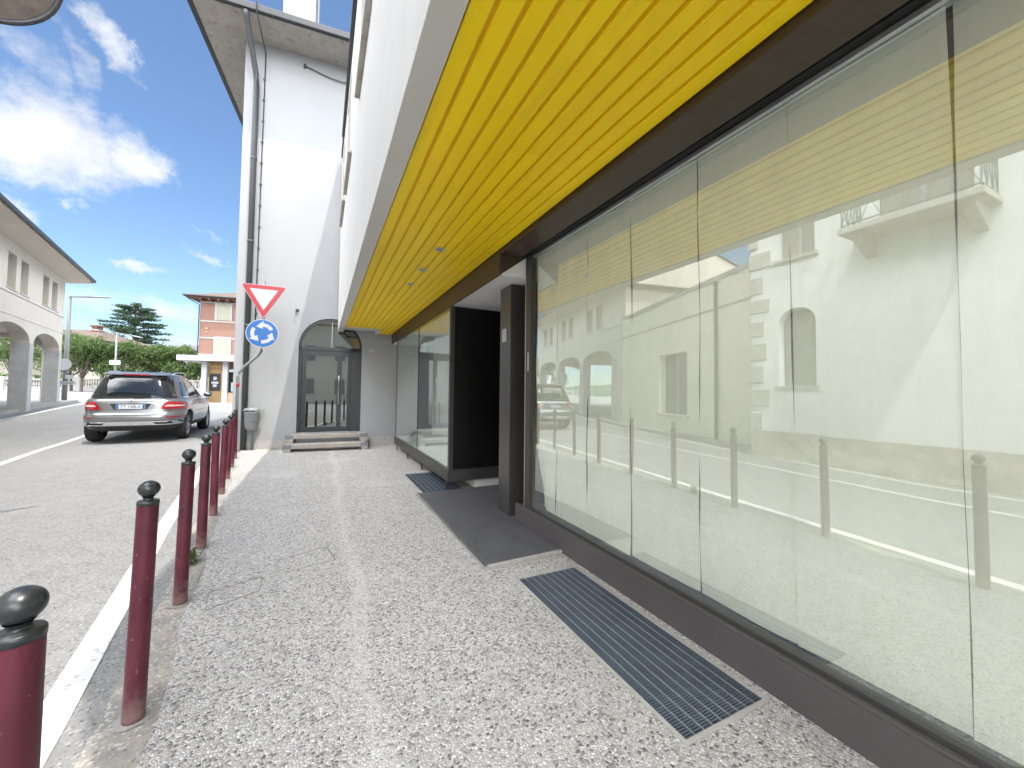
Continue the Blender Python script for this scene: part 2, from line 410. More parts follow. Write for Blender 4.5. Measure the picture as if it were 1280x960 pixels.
def mk_maroon():
    m, nt, out = new_mat('maroon_paint')
    tc = nt.add('ShaderNodeTexCoord'); P = tc.outputs['Object']; W_ = nt.add('ShaderNodeNewGeometry').outputs['Position']
    n = nt.noise(W_, 5, 5, 0.65); col = nt.mix(nt.step(n, 0.35, 0.7), (0.06, 0.005, 0.014, 1), (0.09, 0.010, 0.022, 1))
    col = nt.mix(nt.math('MULTIPLY', nt.step(nt.noise(nt.scalev(W_, (1, 1, 0.35)), 38, 4, 0.7), 0.62, 0.7), 0.55), col, (0.26, 0.12, 0.115, 1))
    v = nt.add('ShaderNodeTexVoronoi', feature='F1'); nt.put(v.inputs['Vector'], nt.vmath('ADD', W_, nt.scalev(nt.noise(W_, 60, 2, 0.5, out=1), (0.02, 0.02, 0.02)))); v.inputs['Scale'].default_value = 22
    col = nt.mix(nt.math('SUBTRACT', 1.0, nt.step(v.outputs['Distance'], 0.055, 0.085)), col, (0.34, 0.25, 0.23, 1))
    sx = nt.add('ShaderNodeSeparateXYZ'); nt.put(sx.inputs[0], P)
    foot = nt.math('SUBTRACT', 1.0, nt.step(nt.math('ADD', sx.outputs[2], nt.math('MULTIPLY', nt.math('SUBTRACT', nt.noise(W_, 16, 4, 0.7), 0.5), 0.3)), 0.0, 0.17))
    col = nt.mix(nt.math('MULTIPLY', foot, 0.65), col, (0.23, 0.15, 0.135, 1))
    b = nt.add('ShaderNodeBsdfPrincipled'); nt.put(b.inputs['Base Color'], col); nt.put(b.inputs['Roughness'], nt.math('MULTIPLY_ADD', n, 0.3, 0.3))
    b.inputs['Specular IOR Level'].default_value = 0.45
    nt.put(b.inputs['Normal'], nt.bump(nt.noise(W_, 70, 4, 0.6), 0.25, 0.004)); nt.l.new(b.outputs[0], out.inputs[0])
mk_maroon()
pm('ball_metal', (0.02, 0.023, 0.025), 0.33, 0.25, 14, 0.08, 120, metal=0.1, spec=0.6)
pm('gutter_dark', (0.032, 0.033, 0.036), 0.45, 0.15, 2, 0.05, 60, spec=0.5)
pm('pipe_grey', (0.062, 0.066, 0.067), 0.5, 0.2, 2, 0.05, 60, spec=0.45, streak=0.3)
pm('door_black', (0.016, 0.018, 0.022), 0.35, 0.15, 2, 0.03, 60, spec=0.5)
pm('old_wood', (0.33, 0.30, 0.265), 0.85, 0.25, 4, 0.5, 35, grime=0.5, grime_col=(0.14, 0.12, 0.1))
pm('galv', (0.17, 0.178, 0.182), 0.5, 0.12, 7, 0.06, 90, metal=0.2)
pm('bin_grey', (0.24, 0.25, 0.25), 0.5, 0.2, 6, 0.1, 60, metal=0.3, grime=0.3)
pm('sign_red', (0.33, 0.012, 0.02), 0.35, 0.06, 5, 0, 40)
pm('sign_white', (0.38, 0.39, 0.40), 0.35, 0.04, 5, 0, 40)
pm('sign_blue', (0.006, 0.095, 0.31), 0.3, 0.06, 5, 0, 40)
pm('sign_back', (0.32, 0.33, 0.34), 0.5, 0.1, 5, 0.05, 50, metal=0.3)
pm('arcade_plaster', (0.54, 0.50, 0.43), 0.9, 0.06, 0.8, 0.15, 70, streak=0.2)
pm('arcade_band', (0.56, 0.53, 0.48), 0.9, 0.08, 2, 0.15, 60)
pm('arcade_stone', (0.38, 0.37, 0.355), 0.85, 0.14, 2.5, 0.3, 50, grime=0.3)
pm('arcade_eave', (0.55, 0.5, 0.43), 0.9, 0.08, 1, 0.1, 30)
pm('shutter_grey', (0.3, 0.275, 0.25), 0.7, 0.1, 3, 0.1, 40)
pm('house_cream', (0.72, 0.67, 0.55), 0.9, 0.05, 0.7, 0.12, 60, streak=0.2)
pm('quoin_white', (0.82, 0.81, 0.78), 0.9, 0.05, 0.8, 0.15, 60, streak=0.25)
pm('quoin_stone', (0.5, 0.47, 0.42), 0.9, 0.2, 6, 0.8, 18, grime=0.4)
pm('rough_plinth', (0.42, 0.38, 0.31), 0.95, 0.25, 4, 1.0, 14, grime=0.5)
pm('orange_plaster', (0.21, 0.118, 0.088), 0.9, 0.06, 0.8, 0.12, 50)
pm('orange_trim', (0.32, 0.30, 0.275), 0.85, 0.05, 1, 0.1, 50)
pm('orange_ochre', (0.30, 0.19, 0.09), 0.85, 0.05, 1, 0.1, 50)
pm('orange_under', (0.40, 0.25, 0.16), 0.85, 0.05, 1, 0.1, 50)
pm('eave_wood', (0.12, 0.06, 0.035), 0.8, 0.2, 4, 0.2, 40)
pm('curtain_pale', (0.28, 0.285, 0.21), 0.9, 0.15, 6, 0.3, 30)
pm('white_paint', (0.40, 0.405, 0.41), 0.5, 0.04, 2, 0.03, 50)
pm('far_wall', (0.32, 0.30, 0.245), 0.9, 0.05, 1, 0.1, 40)
pm('balustrade_stone', (0.30, 0.29, 0.27), 0.9, 0.12, 3, 0.3, 40, grime=0.3)
pm('bark', (0.09, 0.075, 0.06), 0.95, 0.3, 8, 0.8, 30)
pm('paper', (0.92, 0.90, 0.79), 0.85, 0.05, 1.5, 0.1, 25, streak=0.3, streak_col=(0.86, 0.81, 0.64))
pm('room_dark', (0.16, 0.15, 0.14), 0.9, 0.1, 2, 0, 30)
pm('car_silver', (0.225, 0.227, 0.232), 0.3, 0.03, 2, 0.0, 50, metal=0.75, spec=0.5, coat=0.8)
pm('car_trim', (0.022, 0.022, 0.023), 0.6, 0.1, 5, 0.05, 80)
pm('car_chrome', (0.72, 0.73, 0.74), 0.18, 0.03, 5, 0, 80, metal=0.95)
pm('car_glass', (0.008, 0.01, 0.011), 0.04, 0.05, 2, 0, 30, spec=0.75)
pm('car_lamp', (0.3, 0.006, 0.012), 0.12, 0.15, 20, 0, 60, spec=0.6, coat=0.7)
pm('car_lamp_clear', (0.75, 0.45, 0.42), 0.15, 0.1, 30, 0, 60, spec=0.6, coat=0.7)
pm('tyre', (0.018, 0.018, 0.018), 0.8, 0.15, 6, 0.2, 40)
pm('rim_alloy', (0.42, 0.43, 0.44), 0.28, 0.05, 6, 0, 40, metal=0.85)
pm('plate_white', (0.5, 0.52, 0.54), 0.4, 0.03, 8, 0, 40)
pm('ink', (0.02, 0.02, 0.022), 0.6, 0.05, 5, 0, 40)
pm('purple_ink', (0.33, 0.25, 0.62), 0.5, 0.1, 5, 0, 40)
pm('lamp_brown', (0.12, 0.095, 0.08), 0.35, 0.35, 9, 0.05, 30, spec=0.5)
pm('moss', (0.19, 0.19, 0.12), 0.95, 0.4, 20, 0.5, 90)
pm('joint_dark', (0.2, 0.19, 0.175), 0.9, 0.25, 15, 0.2, 60)
glass_mat('shop_glass', (0.92, 0.96, 0.93), 1.5, 0.7, 0.06, 0.32, 0.11)
glass_mat('case_glass', (0.86, 0.93, 0.91), 1.5, 1.8, 0.0, 0.04)
glass_mat('door_glass', (0.30, 0.35, 0.35), 1.5, 6.5, 0.1)
glass_mat('window_glass', (0.3, 0.33, 0.34), 1.5, 2.0, 0.0)

# ------------------------------------------------------------------ ground
def ss(a, b, t):
    t = max(0.0, min(1.0, (t - a) / (b - a))); return t * t * (3 - 2 * t)
def zg(x, y):
    if y <= 13: return 0.0
    return (0.6 * ss(13, 30, y) + 0.45 * ss(30, 70, y)) * (0.25 + 0.75 * ss(0.24, 0.40, -x / y))

xs = [-600, -300, -160, -110, -80, -65, -55, -48, -42, -37, -33, -30, -27.5, -25, -23, -21, -19.5, -18, -17, -16, -15, -14, -13, -12,
      -11, -10, -9, -8, -7, -6, -5, -4, -3, -2, -0.45, 6, 20, 60, 200, 600]
ys = [-300, -100, -40, -15, -6, 10.6, 12, 13, 14, 15, 16, 17, 18, 19, 20, 21, 22, 23, 24, 25, 26, 27, 28, 29, 30, 31.5, 33, 35, 37.5, 40, 43, 46,
      50, 54, 58, 62, 66, 70, 80, 100, 150, 300, 900]
mb = MB(); idx = {}
for j, y in enumerate(ys):
    for i, x in enumerate(xs):
        idx[i, j] = len(mb.v); mb.v.append(Vector((x, y, zg(x, y) - 0.006)))
for j in range(len(ys) - 1):
    for i in range(len(xs) - 1):
        if xs[i] == -0.45 and ys[j] == -6: continue
        mb.f.append([idx[i, j], idx[i + 1, j], idx[i + 1, j + 1], idx[i, j + 1]]); mb.mi.append(0); mb.sm.append(True)
struct(mb.build('road', 'asphalt', recalc=False))

def xb(y): return -0.405 - 0.118 * y                     # bollard row
def ribbon(name, pts, w, mat, dz, sub=0.6):
    m = MB(); P = []
    for (a, b) in zip(pts[:-1], pts[1:]):
        a = Vector(a); b = Vector(b); n = max(1, int((b - a).length / sub))
        P += [a.lerp(b, k / n) for k in range(n)]
    P.append(Vector(pts[-1]))
    vs = []
    for i, p in enumerate(P):
        d = (P[min(i + 1, len(P) - 1)] - P[max(i - 1, 0)]).normalized(); r = Vector((d.y, -d.x))
        for s_ in (-0.5, 0.5):
            q = p + r * w * s_
            vs.append(Vector((q.x, q.y, zg(q.x, q.y) + dz)))
    m.add(vs, [(2 * i, 2 * i + 1, 2 * i + 3, 2 * i + 2) for i in range(len(P) - 1)], True)
    return struct(m.build(name, mat, recalc=False))
ribbon('road_edge_line', [(-0.14, -4), (-0.68, 0), (-0.98, 2.3), (-1.38, 5.0), (-1.72, 7.6), (-2.1, 10.6)], 0.13, 'road_paint', -0.001)
ribbon('road_centre_line', [(-3.6, -8), (-3.85, 2.5), (-4.35, 6), (-5.23, 10.55), (-5.65, 12.65), (-6.05, 15.4), (-6.6, 18.5)], 0.13, 'road_paint', 0.0)
ribbon('road_side_line', [(-5.1, -8), (-5.15, 3), (-5.9, 7), (-7.9, 13), (-10.15, 20.4), (-10.42, 23.2), (-11.0, 27.6), (-11.6, 29.5)], 0.14, 'road_paint', 0.0)
ribbon('road_stop_line', [(-12.4, 31.5), (-16.5, 38), (-24, 47)], 0.3, 'road_paint', 0.012)

# kerb strip carrying the bollards, then the exposed pebble pavement with two pits
N = 24
m = MB(); vs = []
for i in range(N + 1):
    y = -6 + 16.6 * i / N
    vs += [Vector((xb(y) - 0.13 - 0.02 * math.sin(y * 1.3), y, -0.002)), Vector((xb(y) + 0.075 + 0.02 * math.sin(y * 3.1), y, -0.002))]
m.add(vs, [(2 * i, 2 * i + 1, 2 * i + 3, 2 * i + 2) for i in range(N)])
struct(m.build('kerb_strip', 'kerb_mix', recalc=False))
G1 = (1.34, 1.885, 1.14, 2.68); G2 = (1.27, 1.9, 5.36, 6.78)
def rect(x0, x1, y0, y1): return [(x0, y0), (x1, y0), (x1, y1), (x0, y1)]
left = [(xb(-6 + 17.2 * i / 40) + 0.06 + 0.015 * math.sin(i * 1.7) + 0.01 * math.sin(i * 4.1), -6 + 17.2 * i / 40) for i in range(41)]
outer = left + [(6, 11.2), (6, -6)]
m = MB(); m.panel(outer, [rect(*G1), rect(*G2)], lambda u, v, w: Vector((u, v, 0.002)), 0)
struct(m.build('sidewalk', 'pebble_concrete'))

# opposite pavement in front of the arcade (rounded end) and the two near houses
pv = [(-5.75, -10), (-5.62, 6.3), (-6.3, 7.4), (-8.35, 14.2), (-9.2, 17), (-11.0, 22.05), (-11.45, 26.5), (-11.75, 28.7), (-12.3, 30.6), (-13.3, 31.7), (-14.8, 31.4), (-16.5, 27), (-18, 12), (-18, -10)]
m = MB(); vs = []; top = []
cx = sum(p[0] for p in pv) / len(pv)
bm_pts = []
for a, b in zip(pv, pv[1:] + pv[:1]):
    for k in range(4):
        q = Vector(a).lerp(Vector(b), k / 4); bm_pts.append((q.x, q.y))
m.panel(bm_pts, [], lambda u, v, w: Vector((u, v, zg(u, v) + 0.11 - w)), 0.25)
struct(m.build('far_pavement', 'kerb_concrete'))

# ------------------------------------------------------------------ utility cover and weed
uc = thing('utility_cover', 'rectangular pebble filled access cover with a thin dark joint in the pavement', 'access cover', (0.0, 3.75, 0))
m = MB()
Q = [(-0.28, 3.78), (0.08, 3.92), (0.14, 3.6), (-0.25, 3.5)]
for a, b, w in ((Q[0], Q[1], 0.003), (Q[1], Q[2], 0.01), (Q[2], Q[3], 0.003), (Q[3], Q[0], 0.0025)):
    m.bar((*a, 0.0035), (*b, 0.0035), w, 0.002)
m.build('joint', 'joint_dark', uc, world=True)
uc2 = thing('drain_cover', 'small square drain cover edged with moss near the bollards', 'access cover', (-0.45, 3.25, 0))
m = MB()
Q = [(-0.66, 3.38), (-0.36, 3.5), (-0.35, 3.27), (-0.62, 3.12)]
for a, b, w in ((Q[0], Q[1], 0.005), (Q[1], Q[2], 0.006), (Q[2], Q[3], 0.005), (Q[3], Q[0], 0.003)):
    m.bar((*a, 0.0035), (*b, 0.0035), w, 0.003)
m.build('joint', 'moss', uc2, world=True)
m = MB()
for k in range(34):
    a = rng.uniform(0, 6.28); l = rng.uniform(0.06, 0.16); h = rng.uniform(0.05, 0.2); w = 0.006
    p = Vector((rng.uniform(-0.05, 0.05), rng.uniform(-0.08, 0.08), 0)); d = Vector((math.cos(a), math.sin(a), 0)); n = Vector((-d.y, d.x, 0))
    q = p + d * l * 0.5 + Vector((0, 0, h)); t = p + d * l + Vector((0, 0, h * 0.7))
    m.add([p - n * w, p + n * w, q + n * w * 1.6, q - n * w * 1.6, t], [(0, 1, 2, 3), (3, 2, 4)])
o = m.build('weed', 'leaf_green', recalc=False); o.scale = (0.7, 0.7, 0.62); o.location = (xb(4.0) - 0.03, 4.0, 0.0); tag(o, 'small weed tuft growing at the kerb between two maroon bollards', 'weed')

# ------------------------------------------------------------------ bollards
b0 = thing('bollard', 'nearest maroon bollard, cut off by the left edge of the photo', 'bollard', (-0.53, 1.15, 0), 0, 'maroon bollards along the kerb')
m = MB(); m.lathe([(0.0, 0.0), (0.038, 0.0), (0.0385, 0.02), (0.038, 0.3), (0.0375, 0.6), (0.037, 0.90)], n=28)
m.build('post', 'maroon_paint', b0)
m = MB(); m.lathe([(0.0, 0.898), (0.0385, 0.898), (0.0385, 0.912), (0.036, 0.916), (0.019, 0.918), (0.017, 0.924), (0.019, 0.93), (0.023, 0.934)], n=28)
m.build('collar', 'ball_metal', b0)
m = MB(); m.lathe([(0.038 * math.sin(math.pi * k / 14) + 1e-4, 0.965 - 0.035 * math.cos(math.pi * k / 14)) for k in range(15)], n=28)
m.build('ball', 'ball_metal', b0)
m = MB(); vs = [Vector((0, 0, 0.0045))]
for k in range(22):
    a = 2 * math.pi * k / 22; r = 0.062 + 0.022 * mnoise.noise(Vector((k * 0.55, 2.2, 0))); vs.append(Vector((r * math.cos(a), r * math.sin(a), 0.003)))
m.add(vs, [(0, 1 + k, 1 + (k + 1) % 22) for k in range(22)], True); m.build('mortar_footing', 'kerb_concrete', b0)
names = ['second maroon bollard from the camera, with road line behind it', 'third maroon bollard from the camera, beside the drain cover', 'fourth maroon bollard from the camera',
         'fifth maroon bollard from the camera, standing in front of the middle of the row', 'sixth maroon bollard from the camera, with a chipped sunlit foot',
         'third maroon bollard counted back from the traffic sign pole', 'last but one maroon bollard before the traffic sign pole', 'farthest maroon bollard, right beside the traffic sign pole']
for k, lb in enumerate(names, 1):
    y = 1.18 + 1.058 * k
    dup(b0, (xb(y) - (0.01 if k == 1 else 0), y, 0), k * 0.7, lb, (rng.uniform(-0.018, 0.018), rng.uniform(-0.02, 0.014)))

# ------------------------------------------------------------------ shop building
SH = thing('shop_building', 'shop with yellow slatted soffit and a long papered over window', 'building', (1.97, 4.0, 0))
Y0, Y1 = -4.0, 10.72
m = MB(); m.box(0.33, 0.46, -0.5, Y1, 2.872, 7.33); m.box(0.462, 7, -0.5, Y1, 2.935, 7.3); m.box(0.33, 0.46, Y0, -0.501, 2.872, 5.3); m.box(0.462, 7, Y0, -0.501, 2.935, 5.3)  # unseen stretch behind the camera is lowered to step the pavement shadow edge
m.mat(1); m.box(0.332, 0.46, Y0, 9.84, 2.868, 2.8718)
m.build('upper_wall', ['fascia_plaster', 'fascia_under'], SH, world=True)
m = MB(); m.box(0.30, 7.1, -0.6, Y1, 7.335, 7.5); m.box(0.30, 7.1, Y0, -0.601, 5.305, 5.4); m.build('roof', 'gutter_dark', SH, world=True)  # low rear roof is out of view, height set for its shadow
m = MB(); m.box(0.27, 0.329, -0.5, 9.6, 7.2, 7.33); m.build('gutter', 'gutter_dark', SH, world=True)
# soffit slats: flat boards with a recessed channel between them
m = MB()
pitch = 0.1072; x = 0.468
while x < 1.63:
    for (ya, yb) in ((Y0, 9.84),) if x + pitch < 1.27 else ((Y0, 10.7),):
        w = 0.087
        P = [(x, 2.901), (x + 0.0015, 2.883), (x + 0.004, 2.88), (x + w - 0.004, 2.88), (x + w - 0.0015, 2.883), (x + w, 2.901)]
        m.mat(0)
        m.add([Vector((a, yy, z)) for yy in (ya, yb) for a, z in P], [(i, i + 1, 7 + i, 6 + i) for i in range(5)], False)
        m.add([Vector((a, yb, z)) for a, z in P], [tuple(range(6))])
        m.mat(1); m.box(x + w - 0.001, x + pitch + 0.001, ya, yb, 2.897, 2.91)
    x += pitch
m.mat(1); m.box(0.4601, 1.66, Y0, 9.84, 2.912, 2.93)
m.build('soffit', ['yellow_slats', 'yellow_deep'], SH, world=True, recalc=True)
m = MB(); m.box(0.33, 1.26, 9.842, 9.9, 2.87, 2.95); m.box(1.21, 1.268, 9.902, 10.7, 2.86, 2.95); m.build('soffit_trim', 'fascia_under', SH, world=True)
for y in (3.95, 4.72, 5.45):
    m = MB(); m.box(1.02, 1.11, y - 0.05, y + 0.05, 2.872, 2.879)
    lo = m.build('downlight', 'alu', SH, world=True)
    m = MB(); m.box(1.035, 1.095, y - 0.03, y + 0.03, 2.868, 2.8715); g = m.build('lens', 'sign_back', lo)
    g.location = (0, 0, 0); g.data.transform(Matrix.Translation(-Vector((1.97, 4.0, 0))))
m = MB(); m.box(1.64, 1.885, Y0, 3.70, 2.836, 2.93); m.box(1.64, 1.66, 3.701, 10.7, 2.625, 2.93); m.prism([(1.661, 3.701, 2.632), (1.95, 3.701, 2.845), (1.95, 3.701, 2.92), (1.661, 3.701, 2.92)], (0, 0.001, 0))
m.mat(1); m.box(1.886, 1.905, Y0, 3.70, 2.85, 2.93); m.box(1.906, 1.925, Y0, 3.70, 2.84, 2.93); m.box(1.926, 1.974, Y0, 3.70, 2.856, 2.93)
m.build('beam', ['brown_metal', 'slot_black'], SH, world=True, bevel=0.003)
# main window: frame, pane, kick plate
wf = MB()
wf.box(1.955, 2.02, 3.60, 3.70, 0.2, 2.86); wf.mat(1).box(1.965, 1.985, 3.705, 3.735, 0.19, 2.62); wf.box(1.975, 1.999, Y0, 3.60, 2.822, 2.85)
wf.mat(2); wf.box(1.953, 1.972, 3.585, 3.60, 0.24, 2.82); wf.mat(0); wf.box(1.955, 2.02, Y0, 3.60, 0.2, 0.225)
shw = wf.build('shop_window', ['dark_metal', 'alu', 'brown_metal'], SH, world=True, bevel=0.002)
m = MB()
TL = R(0.35)
m.add([(1.985, Y0, 0.225), (1.985, 3.60, 0.225), (1.985 + math.tan(TL) * 2.6, 3.60, 2.825), (1.985 + math.tan(TL) * 2.6, Y0, 2.825)], [(3, 2, 1, 0)])
m.v = [p - Vector((1.97, 4.0, 0)) for p in m.v]
gp = m.build('pane', 'shop_glass', shw, recalc=False)
m = MB(); m.box(1.925, 1.94, Y0, 3.86, 0.0, 0.185); m.box(1.925, 1.96, Y0, 3.86, 0.186, 0.2); m.box(1.94, 2.2, 3.80, 3.86, 0.0, 0.185)
m.mat(1); m.box(1.9405, 2.02, Y0, 3.79, 0.12, 0.178)
m.build('kick_plate', ['kick_metal', 'brown_metal'], SH, world=True, bevel=0.003)
m = MB(); m.box(1.9, 2.1, 3.966, 4.25, 0, 2.62)
pl = m.build('pillar', ['pillar_metal'], SH, world=True, bevel=0.004)
m = MB(); m.box(-0.083, -0.0705, 0.06, 0.17, 1.98, 2.13); nb = m.build('doorbell_plate', 'white_paint', pl, bevel=0.003)
m = MB(); m.box(-0.0195, -0.008, -0.375, -0.345, 1.62, 1.82); sw = m.build('key_switch', 'white_paint', shw, bevel=0.008)
# recess, interior walls
m = MB()
m.box(2.03, 5.9, 3.74, 3.80, 0.2, 2.62); m.box(1.76, 3.36, 5.395, 5.43, 0.3, 2.62)
m.build('recess_panel', 'black_panel', SH, world=True)
m = MB(); m.box(1.662, 3.6, 3.741, 10.7, 2.63, 2.7); m.box(1.662, 1.95, 3.703, 3.74, 2.63, 2.92); m.box(1.951, 3.6, 3.741, 3.76, 2.701, 2.92); m.build('recess_ceiling', 'recess_white', SH, world=True)
m = MB(); m.box(3.3, 3.36, 3.81, 5.39, 0.03, 2.62)
ed = m.build('entrance_door', 'door_black', SH, world=True)
m = MB(); m.tube([(1.29, 0.2, 0.8), (1.26, 0.2, 0.8), (1.26, 0.2, 1.4), (1.29, 0.2, 1.4)], 0.012, 8); m.build('handle', 'alu', ed)
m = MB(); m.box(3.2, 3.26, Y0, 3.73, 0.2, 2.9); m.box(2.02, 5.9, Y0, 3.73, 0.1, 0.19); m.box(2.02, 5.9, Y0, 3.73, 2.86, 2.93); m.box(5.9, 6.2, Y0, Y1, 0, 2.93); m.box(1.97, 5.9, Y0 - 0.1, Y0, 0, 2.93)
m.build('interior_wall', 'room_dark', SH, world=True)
m = MB(); m.box(2.05, 3.29, 5.44, 10.7, 0.0, 0.125); m.box(2.75, 5.9, 5.44, 10.7, 0.13, 2.62); m.build('back_wall', 'recess_white', SH, world=True)
# display case that juts out on legs
dc_ = MB(); dc_.box(1.62, 2.74, 5.37, 9.86, 0.132, 0.295)
case = dc_.build('display_case', 'dark_metal', SH, world=True, bevel=0.004)
off = Vector((1.97, 4.0, 0))
def sub(mb_, name, mat, par, **k):
    mb_.v = [p - off for p in mb_.v]; return mb_.build(name, mat, par, **k)
for (y0, y1) in ((5.46, 7.46), (7.475, 9.80)):
    m = MB(); m.add([(1.645, y0, 0.297), (1.645, y1, 0.297), (1.645, y1, 2.61), (1.645, y0, 2.61)], [(3, 2, 1, 0)]); sub(m, 'glass_panel', 'case_glass', case, recalc=False)
m = MB(); m.box(1.64, 1.70, 5.39, 5.455, 0.297, 2.622); m.box(1.64, 1.66, 7.461, 7.474, 0.297, 2.624); m.box(1.64, 1.68, 9.80, 9.85, 0.297, 2.624); m.box(1.65, 1.70, 5.46, 9.80, 2.60, 2.622)
sub(m, 'case_frame', 'dark_metal', case, bevel=0.002)
m = MB(); m.box(1.701, 1.759, 5.40, 5.428, 0.297, 2.624); sub(m, 'side_panel', 'black_panel', case)
m = MB(); m.box(1.70, 2.74, 5.46, 9.79, 0.2955, 0.31); sub(m, 'case_floor', 'recess_white', case)
for y in (5.5, 7.05, 8.3, 9.6):
    m = MB(); m.box(1.635, 1.66, y - 0.013, y + 0.013, 0.0, 0.131); sub(m, 'leg', 'dark_metal', case)
# first floor windows, seen along the wall: sill, frame, shutter
for y0, y1, z in ((3.72, 5.1, 5.02), (6.5, 8.0, 5.12), (8.45, 9.9, 5.22)):
    m = MB(); m.box(0.318, 0.3295, y0 + 0.12, y1 - 0.12, z + 0.06, z + 1.5)
    wd = m.build('window', 'shutter_grey', SH, world=True)
    m = MB(); m.box(0.27, 0.3297, y0, y1, z, z + 0.055); sub(m, 'sill', 'bare_concrete', wd, bevel=0.004)
    m = MB()
    for (a, b, c, d) in ((y0 + 0.04, y0 + 0.119, z + 0.056, z + 1.58), (y1 - 0.119, y1 - 0.04, z + 0.056, z + 1.58), (y0 + 0.12, y1 - 0.12, z + 1.501, z + 1.58)):
        m.box(0.308, 0.3298, a, b, c, d)
    sub(m, 'frame', 'fascia_under', wd)

# ------------------------------------------------------------------ hanging paper behind the window
labels = ['wide cream paper sheet right of the long dark gap in the window', 'cream paper sheet left of the long dark gap near the window right end',
          'cream paper sheet behind the reflected arched doorway', 'narrow cream paper sheet ending in the dark tear near the sill',
          'cream paper sheet under the mirrored sky and tiled roof edge', 'cream paper sheet, second from the far end of the window', 'cream paper sheet at the far end of the window with a curled lower corner']
edges = [-1.2, 0.553, 1.10, 1.62, 2.195, 2.72, 3.2, 3.59]
for k in range(7):
    a, b = edges[k], edges[k + 1]
    m = MB(); sd = rng.uniform(0, 50); curl = k == 6
    def fn(u, v, a=a, b=b, sd=sd, curl=curl, k=k):
        ga = 0.0012 + 0.004 * max(0, mnoise.noise(Vector((sd, v * 2.5, 1)))) + (0.012 * ss(0.35, 0.0, abs(v - 0.1)) if k in (3,) else 0)
        gb = 0.0012 + 0.004 * max(0, mnoise.noise(Vector((sd + 9, v * 2.2, 4))))
        if k == 0: gb = 0.009 * ss(0.3, 1.0, v) + 0.002
        y = a + ga + (b - a - ga - gb) * u
        z = 0.235 + 2.60 * v
        x = 2.034 + 0.02 * mnoise.noise(Vector((y * 1.5, z * 1.2, sd))) + 0.008 * mnoise.noise(Vector((y * 4, z * 3, sd))) + 0.012 * ss(0.15, 0, min(u, 1 - u)) * mnoise.noise(Vector((z * 2, sd, u)))
        if curl: 
            q = ss(0.4, 1.0, u) * ss(0.3, 0.0, v); y -= 0.09 * q; x += 0.05 * q
        return Vector((x, y, z))
    m.grid(fn, 16, 60)
    o = m.build('paper_sheet', 'paper', recalc=False)
    tag(o, labels[k], 'paper', 'paper sheets hung inside the shop window')

# ------------------------------------------------------------------ entrance slab and gratings
es = thing('entrance_slab', 'dark stone slab with pale metal edging lying in front of the shop entrance', 'slab', (1.6, 4.1, 0))
m = MB(); m.add([(1.215, 2.93, 0.028), (1.922, 2.95, 0.028), (1.922, 3.865, 0.028), (3.29, 3.866, 0.028), (3.29, 5.39, 0.028), (1.20, 5.335, 0.028)], [(0, 1, 2, 3, 4, 5)])
v = list(m.v); m.prism([Vector((p.x, p.y, 0.003)) for p in v], (0, 0, 0.0248)); m.f = m.f[1:]; m.mi = m.mi[1:]; m.sm = m.sm[1:]
m.build('slab', 'step_stone', es, world=True)
m = MB(); m.bar((1.202, 2.90, 0.017), (1.187, 5.335, 0.017), 0.028, 0.028); m.build('edge_strip', 'alu', es, world=True)
m = MB(); m.bar((1.217, 2.913, 0.017), (1.921, 2.933, 0.017), 0.03, 0.026); m.build('edge_strip', 'grey_plinth', es, world=True)

def grating(G, label, nrod, pitch):
    x0, x1, y0, y1 = G
    g = thing('floor_grating', label, 'grating', ((x0 + x1) / 2, (y0 + y1) / 2, 0), 0, 'floor gratings below the shop front')
    m = MB(); t = 0.022
    m.box(x0, x0 + t, y0, y1, -0.04, 0.005); m.box(x1 - t, x1, y0, y1, -0.04, 0.005); m.box(x0 + t, x1 - t, y0, y0 + t, -0.04, 0.005); m.box(x0 + t, x1 - t, y1 - t, y1, -0.04, 0.005)
    m.build('frame', 'grey_plinth', g, world=True)
    m = MB(); y = y0 + t + pitch / 2
    while y < y1 - t:
        m.box(x0 + t, x1 - t, y - 0.0042, y + 0.0042, -0.02, -0.0005); y += pitch
    m.build('slats', 'grate_slat', g, world=True)
    m = MB()
    for k in range(1, nrod + 1):
        x = x0 + t + (x1 - x0 - 2 * t) * k / (nrod + 1); m.box(x - 0.0022, x + 0.0022, y0 + t, y1 - t, -0.012, 0.0025)
    m.build('rods', 'grate_steel', g, world=True)
    m = MB(); m.box(x0, x1, y0, y1, -0.5, -0.45); m.box(x0 - 0.02, x0, y0, y1, -0.5, -0.04); m.box(x1, x1 + 0.02, y0, y1, -0.5, -0.04); m.box(x0, x1, y0 - 0.02, y0, -0.5, -0.04); m.box(x0, x1, y1, y1 + 0.02, -0.5, -0.04)
    m.build('pit', 'pit_dark', g, world=True)
grating(G1, 'large blue grey floor grating beside the kick plate of the big window', 8, 0.0135)
grating(G2, 'smaller floor grating below the jutting display case, beyond the entrance slab', 7, 0.017)

